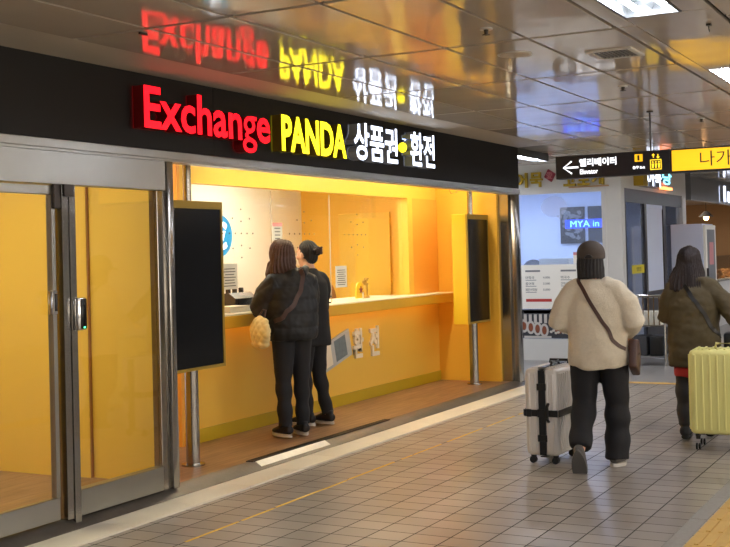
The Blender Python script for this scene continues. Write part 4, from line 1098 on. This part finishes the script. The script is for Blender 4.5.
shoe(Cw, J['anL'] + V(0, 0, -.01), J['anL'] + V(-.02, .16, -.01), 'shoek', 'shoew', 'black shoe with white sole')
shoe(Cw, J['anR'] + V(0, 0, -.01), J['anR'] + V(.02, .16, -.01), 'shoek', 'shoew', 'black shoe with white sole')
mb = MB(); mb.ell(H + V(0, -.012, .02), (.096, .108, .108), 24)
mb.tube([H + V(0, -.01, .02), H + V(0, -.03, -.06), H + V(-.01, -.035, -.12), H + V(-.02, -.04, -.165)], [(.098, .096), (.104, .09), (.108, .075), (.095, .055)], 26)
mb.tube([H + V(-.08, .03, -.08), H + V(-.12, .03, -.16), H + V(-.125, .03, -.22)], [(.03, .03), (.022, .022), (.008, .008)], 10)
mb.tube([H + V(.06, -.05, -.11), H + V(.12, -.075, -.17), H + V(.18, -.09, -.21)], [(.035, .028), (.024, .02), (.008, .008)], 10)
mb.tube([H + V(0, -.07, -.13), H + V(.02, -.105, -.18), H + V(.02, -.12, -.24)], [(.03, .02), (.018, .014), (.006, .006)], 10)
child('hair', remesh(mb, .008, 2, f_hair2, 'hairb'), Cw)
bj = bvh_of([jk])
bg = thing('quilted_bag', 'yellow quilted shoulder bag hanging at the long-haired customer’s left hip', 'bag', tuple(Cw.location), Cw.rotation_euler[2])
pts, nn = drape(bj, [V(.07, -.08, 1.36), V(.02, -.2, 1.26), V(-.05, -.25, 1.14), V(-.13, -.25, 1.05), V(-.2, -.20, .99), V(-.26, -.12, .96)], 44, .004)
MB().ribbon(pts, nn, .036, .005).build('strap', 'leather', bg)
mb = MB(); mb.ell((-.325, -.08, .88), (.055, .15, .13), 24); mb.tube([V(-.325, -.08, .78), V(-.315, -.08, .98)], [(.05, .12), (.035, .11)], 20)
def f_quilt(c, n): return n * (.008 * abs(math.sin((c.y + c.z) * 42)) * abs(math.sin((c.y - c.z) * 42)))
child('bag_body', remesh(mb, .008, 2, f_quilt, 'yelbag'), bg)
MB().tube([(-.315, -.14, .99), (-.29, -.12, 1.06), (-.285, -.06, 1.06), (-.315, -.01, .99)], .007, 8).build('handle', 'leather', bg)

H = V(0, .03, 1.495)
J = dict(neck=V(0, 0, 1.36), chest=V(0, 0, 1.19), pelvis=V(0, 0, .9), head=H, look=R(5),
         shL=V(-.16, 0, 1.28), elL=V(-.19, .04, 1.05), wrL=V(-.10, .17, 1.16), shR=V(.16, 0, 1.28), elR=V(.21, .02, 1.05), wrR=V(.11, .16, 1.16),
         handL=V(.3, .9, .0), upL=V(0, 0, 1), thL=V(1, 0, 0), handR=V(-.3, .9, 0), upR=V(0, 0, 1), thR=V(-1, 0, 0), curl=.5,
         hipL=V(-.08, 0, .84), knL=V(-.085, .02, .46), anL=V(-.085, -.02, .09), toeL=V(-.10, .15, .035),
         hipR=V(.08, 0, .84), knR=V(.085, .0, .46), anR=V(.085, -.10, .09), toeR=V(.10, .08, .035))
Dw = person('woman with dark hair clipped in a bun and a black coat at the counter', (8.63, 5.20, ZF), R(78 - 90), J)
def f_coat(c, n): return n * (.012 * nz(c, 7, 2) + .007 * noise.noise(Vector((c.x * 10, c.y * 10, c.z * 3))))
mb = MB()
mb.tube([V(0, 0, .70), V(0, 0, .86), V(0, 0, 1.0), V(0, 0, 1.15), V(0, 0, 1.25), V(0, 0, 1.32), V(0, 0, 1.38)],
        [(.20, .155), (.195, .15), (.18, .14), (.19, .14), (.17, .125), (.11, .095), (.07, .07)], 32, round_caps=False)
for s, sg in (('L', -1), ('R', 1)):
    mb.tube([V(.08 * sg, 0, 1.23), J['sh' + s] + V(-.01 * sg, 0, -.03), J['sh' + s].lerp(J['el' + s], .5), J['el' + s], J['el' + s].lerp(J['wr' + s], .55), J['el' + s].lerp(J['wr' + s], .95)], [.082, .08, .07, .066, .056, .044], 18)
mb.tube([V(-.14, 0, 1.265), V(-.06, 0, 1.29), V(.06, 0, 1.29), V(.14, 0, 1.265)], [.078, .082, .082, .078], 16)
child('black_coat', remesh(mb, .010, 4, f_coat, 'coatk'), Dw)
legs(J, (.10, .085, .068, .06, .056), Dw)
shoe(Dw, J['anL'] + V(0, 0, -.01), J['anL'] + V(-.02, .16, -.01), 'shoek', 'shoew', 'black shoe with white sole')
shoe(Dw, J['anR'] + V(0, 0, -.01), J['anR'] + V(.02, .16, -.01), 'shoek', 'shoew', 'black shoe with white sole')
mb = MB(); mb.ell(H + V(0, -.022, .034), (.0795, .094, .096), 24); mb.ell(H + V(0, -.06, -.02), (.06, .05, .06), 18); mb.ell(H + V(0, -.135, .035), (.038, .035, .042), 16)
hr = child('hair', remesh(mb, .007, 2, f_hair, 'hairk'), Dw)
mb = MB()
for sg in (-1, 1):
    for k in range(4): mb.tube([H + V(.008 * sg, -.176, .062 - .016 * k), H + V(.024 * sg, -.172, .064 - .016 * k), H + V(.036 * sg, -.150, .060 - .016 * k)], .0045, 8)
mb.tube([H + V(0, -.178, .07), H + V(0, -.178, .005)], .007, 8)
mb.build('hair_clip', 'leather', hr, 'brown hair claw clip')

# ---------- suitcases
def suitcase(name, label, loc, rz, W, D, Hh, m, ribs, z0=.06, tilt=0):
    t = thing(name, label, 'suitcase', loc, rz)
    if tilt: t.rotation_euler = (tilt, 0, rz)
    mb = MB(); mb.box(-W / 2, W / 2, -D / 2, -.004, z0, Hh, bev=.035, seg=4); mb.build('front_shell', m, t)
    mb = MB(); mb.box(-W / 2, W / 2, .004, D / 2, z0, Hh, bev=.035, seg=4); mb.build('back_shell', m, t)
    MB().box(-W / 2 + .004, W / 2 - .004, -.006, .006, z0 + .01, Hh - .01, bev=.003, seg=1).build('zip_seam', 'dsteel', t)
    # raised ribs wrap faces, sides and top
    mb = MB(); n = ribs
    for k in range(n):
        x = -W / 2 + .045 + (W - .09) * k / (n - 1)
        for sy in (-1, 1): mb.box(x - .008, x + .008, sy * (D / 2 - .004), sy * (D / 2 + .009), z0 + .035, Hh - .035, bev=.003, seg=1)
        mb.box(x - .008, x + .008, -D / 2 + .04, D / 2 - .04, Hh - .004, Hh + .007, bev=.003, seg=1)
    ns = max(3, int(D / .045))
    for k in range(ns):
        y = -D / 2 + .035 + (D - .07) * k / (ns - 1)
        if abs(y) < .012: continue
        for sx in (-1, 1): mb.box(sx * (W / 2 - .004), sx * (W / 2 + .008), y - .007, y + .007, z0 + .035, Hh - .035, bev=.003, seg=1)
    o = mb.build('ribs', m, t)
    for sx in (-1, 1):
        for sy in (-1, 1):
            x, y = sx * (W / 2 - .05), sy * (D / 2 - .04)
            w = MB().tube([(x, y, z0 + .005), (x, y, z0 - .018)], .02, 12, round_caps=False); w.box(x - .016, x + .016, y - .004, y + .01, z0 - .04, z0 - .012, bev=.003, seg=1)
            w = w.build('wheel_mount', 'black', t)
            MB().tube([(x - .017, y + .002, .0255), (x - .005, y + .002, .0255)], .025, 18, side=V(0, 1, 0), round_caps=False).tube([(x + .005, y + .002, .0255), (x + .017, y + .002, .0255)], .025, 18, side=V(0, 1, 0), round_caps=False).build('wheel', 'black', w)
    return t
# silver suitcase: its narrow side faces the camera
t = suitcase('suitcase', 'ribbed champagne-silver suitcase with black cross straps beside the woman in cream', (8.10, 2.815, 0), R(-1), .46, .25, .69, 'case', 9)
W, D, Hh, z0 = .46, .25, .69, .06
st = MB(); e = .0125
st.box(-W / 2 - e, -W / 2 - .004, -.035, .015, z0 + .01, Hh - .01).box(-W / 2, W / 2, -.035, .015, Hh + .004, Hh + .010).box(W / 2 + .004, W / 2 + e, -.035, .015, z0 + .01, Hh - .01).box(-W / 2, W / 2, -.035, .015, z0 - .006, z0)
st = st.build('vertical_strap', 'black', t)
for z in (.56, .19):
    bx(-W / 2 - .022, -W / 2 - .010, -.045, .025, z - .025, z + .025, bev=.004, seg=1).build('buckle', 'black', st)
hz = MB(); z = .37
hz.box(-W / 2 - e, -W / 2 - .004, -D / 2, D / 2, z - .024, z + .024).box(-W / 2, W / 2, -D / 2 - e, -D / 2 - .004, z - .024, z + .024).box(-W / 2, W / 2, D / 2 + .004, D / 2 + e, z - .024, z + .024).box(W / 2 + .004, W / 2 + e, -D / 2, D / 2, z - .024, z + .024)
hs = hz.build('horizontal_strap', 'black', t)
bx(-W / 2 - .022, -W / 2 - .010, -.045, .025, z - .03, z + .03, bev=.004, seg=1).build('buckle', 'black', hs)
bx(-W / 2 - .016, -W / 2 - .010, .070, .110, z - .028, z + .028, bev=.004, seg=1).build('buckle', 'black', hs)
MB().tube([(-W / 2 - .005, -.055, .31), (-W / 2 - .032, -.055, .33), (-W / 2 - .034, -.055, .42), (-W / 2 - .005, -.055, .44)], [(.008, .012)] * 4, 10).build('side_handle', 'black', t)
MB().tube([(-.09, -.03, Hh + .004), (-.07, -.03, Hh + .03), (.07, -.03, Hh + .03), (.09, -.03, Hh + .004)], [(.012, .009)] * 4, 10).build('top_handle', 'black', t)
MB().tube([(W / 2 - .06, -.07, Hh + .002), (W / 2 - .06, -.07, Hh + .03), (W / 2 - .06, .07, Hh + .03), (W / 2 - .06, .07, Hh + .002)], .010, 12).build('pull_grip', 'black', t)
# yellow suitcase
t = suitcase('suitcase', 'pale yellow ribbed suitcase pulled by the woman in the olive coat, at the right edge', (8.98, 1.72, 0), R(-84 - 3), .52, .30, .76, 'ycase', 9, .12)
for z in (.22, .64): bx(-.275, -.255, -.014, .014, z - .02, z + .02, bev=.004, seg=1).build('latch', 'ylight', t)
MB().tube([(-.08, 0, .762), (-.075, 0, .80), (.075, 0, .80), (.08, 0, .762)], [.011] * 4, 12).build('top_handle', 'ylight', t)
#END
# ------------------------------------------------------------------ world and render settings
wd = bpy.data.worlds.new('world'); S.world = wd; wd.use_nodes = True
wd.node_tree.nodes['Background'].inputs[0].default_value = (.62, .68, .8, 1); wd.node_tree.nodes['Background'].inputs[1].default_value = .8
S.view_settings.view_transform = 'Standard'; S.view_settings.look = 'None'; S.view_settings.gamma = 1; S.view_settings.use_curve_mapping = False
S.view_settings.exposure = 1.38
S.cycles.use_denoising = True
S.cycles.max_bounces = 8; S.cycles.transparent_max_bounces = 12; S.cycles.sample_clamp_indirect = 6; S.cycles.caustics_reflective = False; S.cycles.caustics_refractive = False
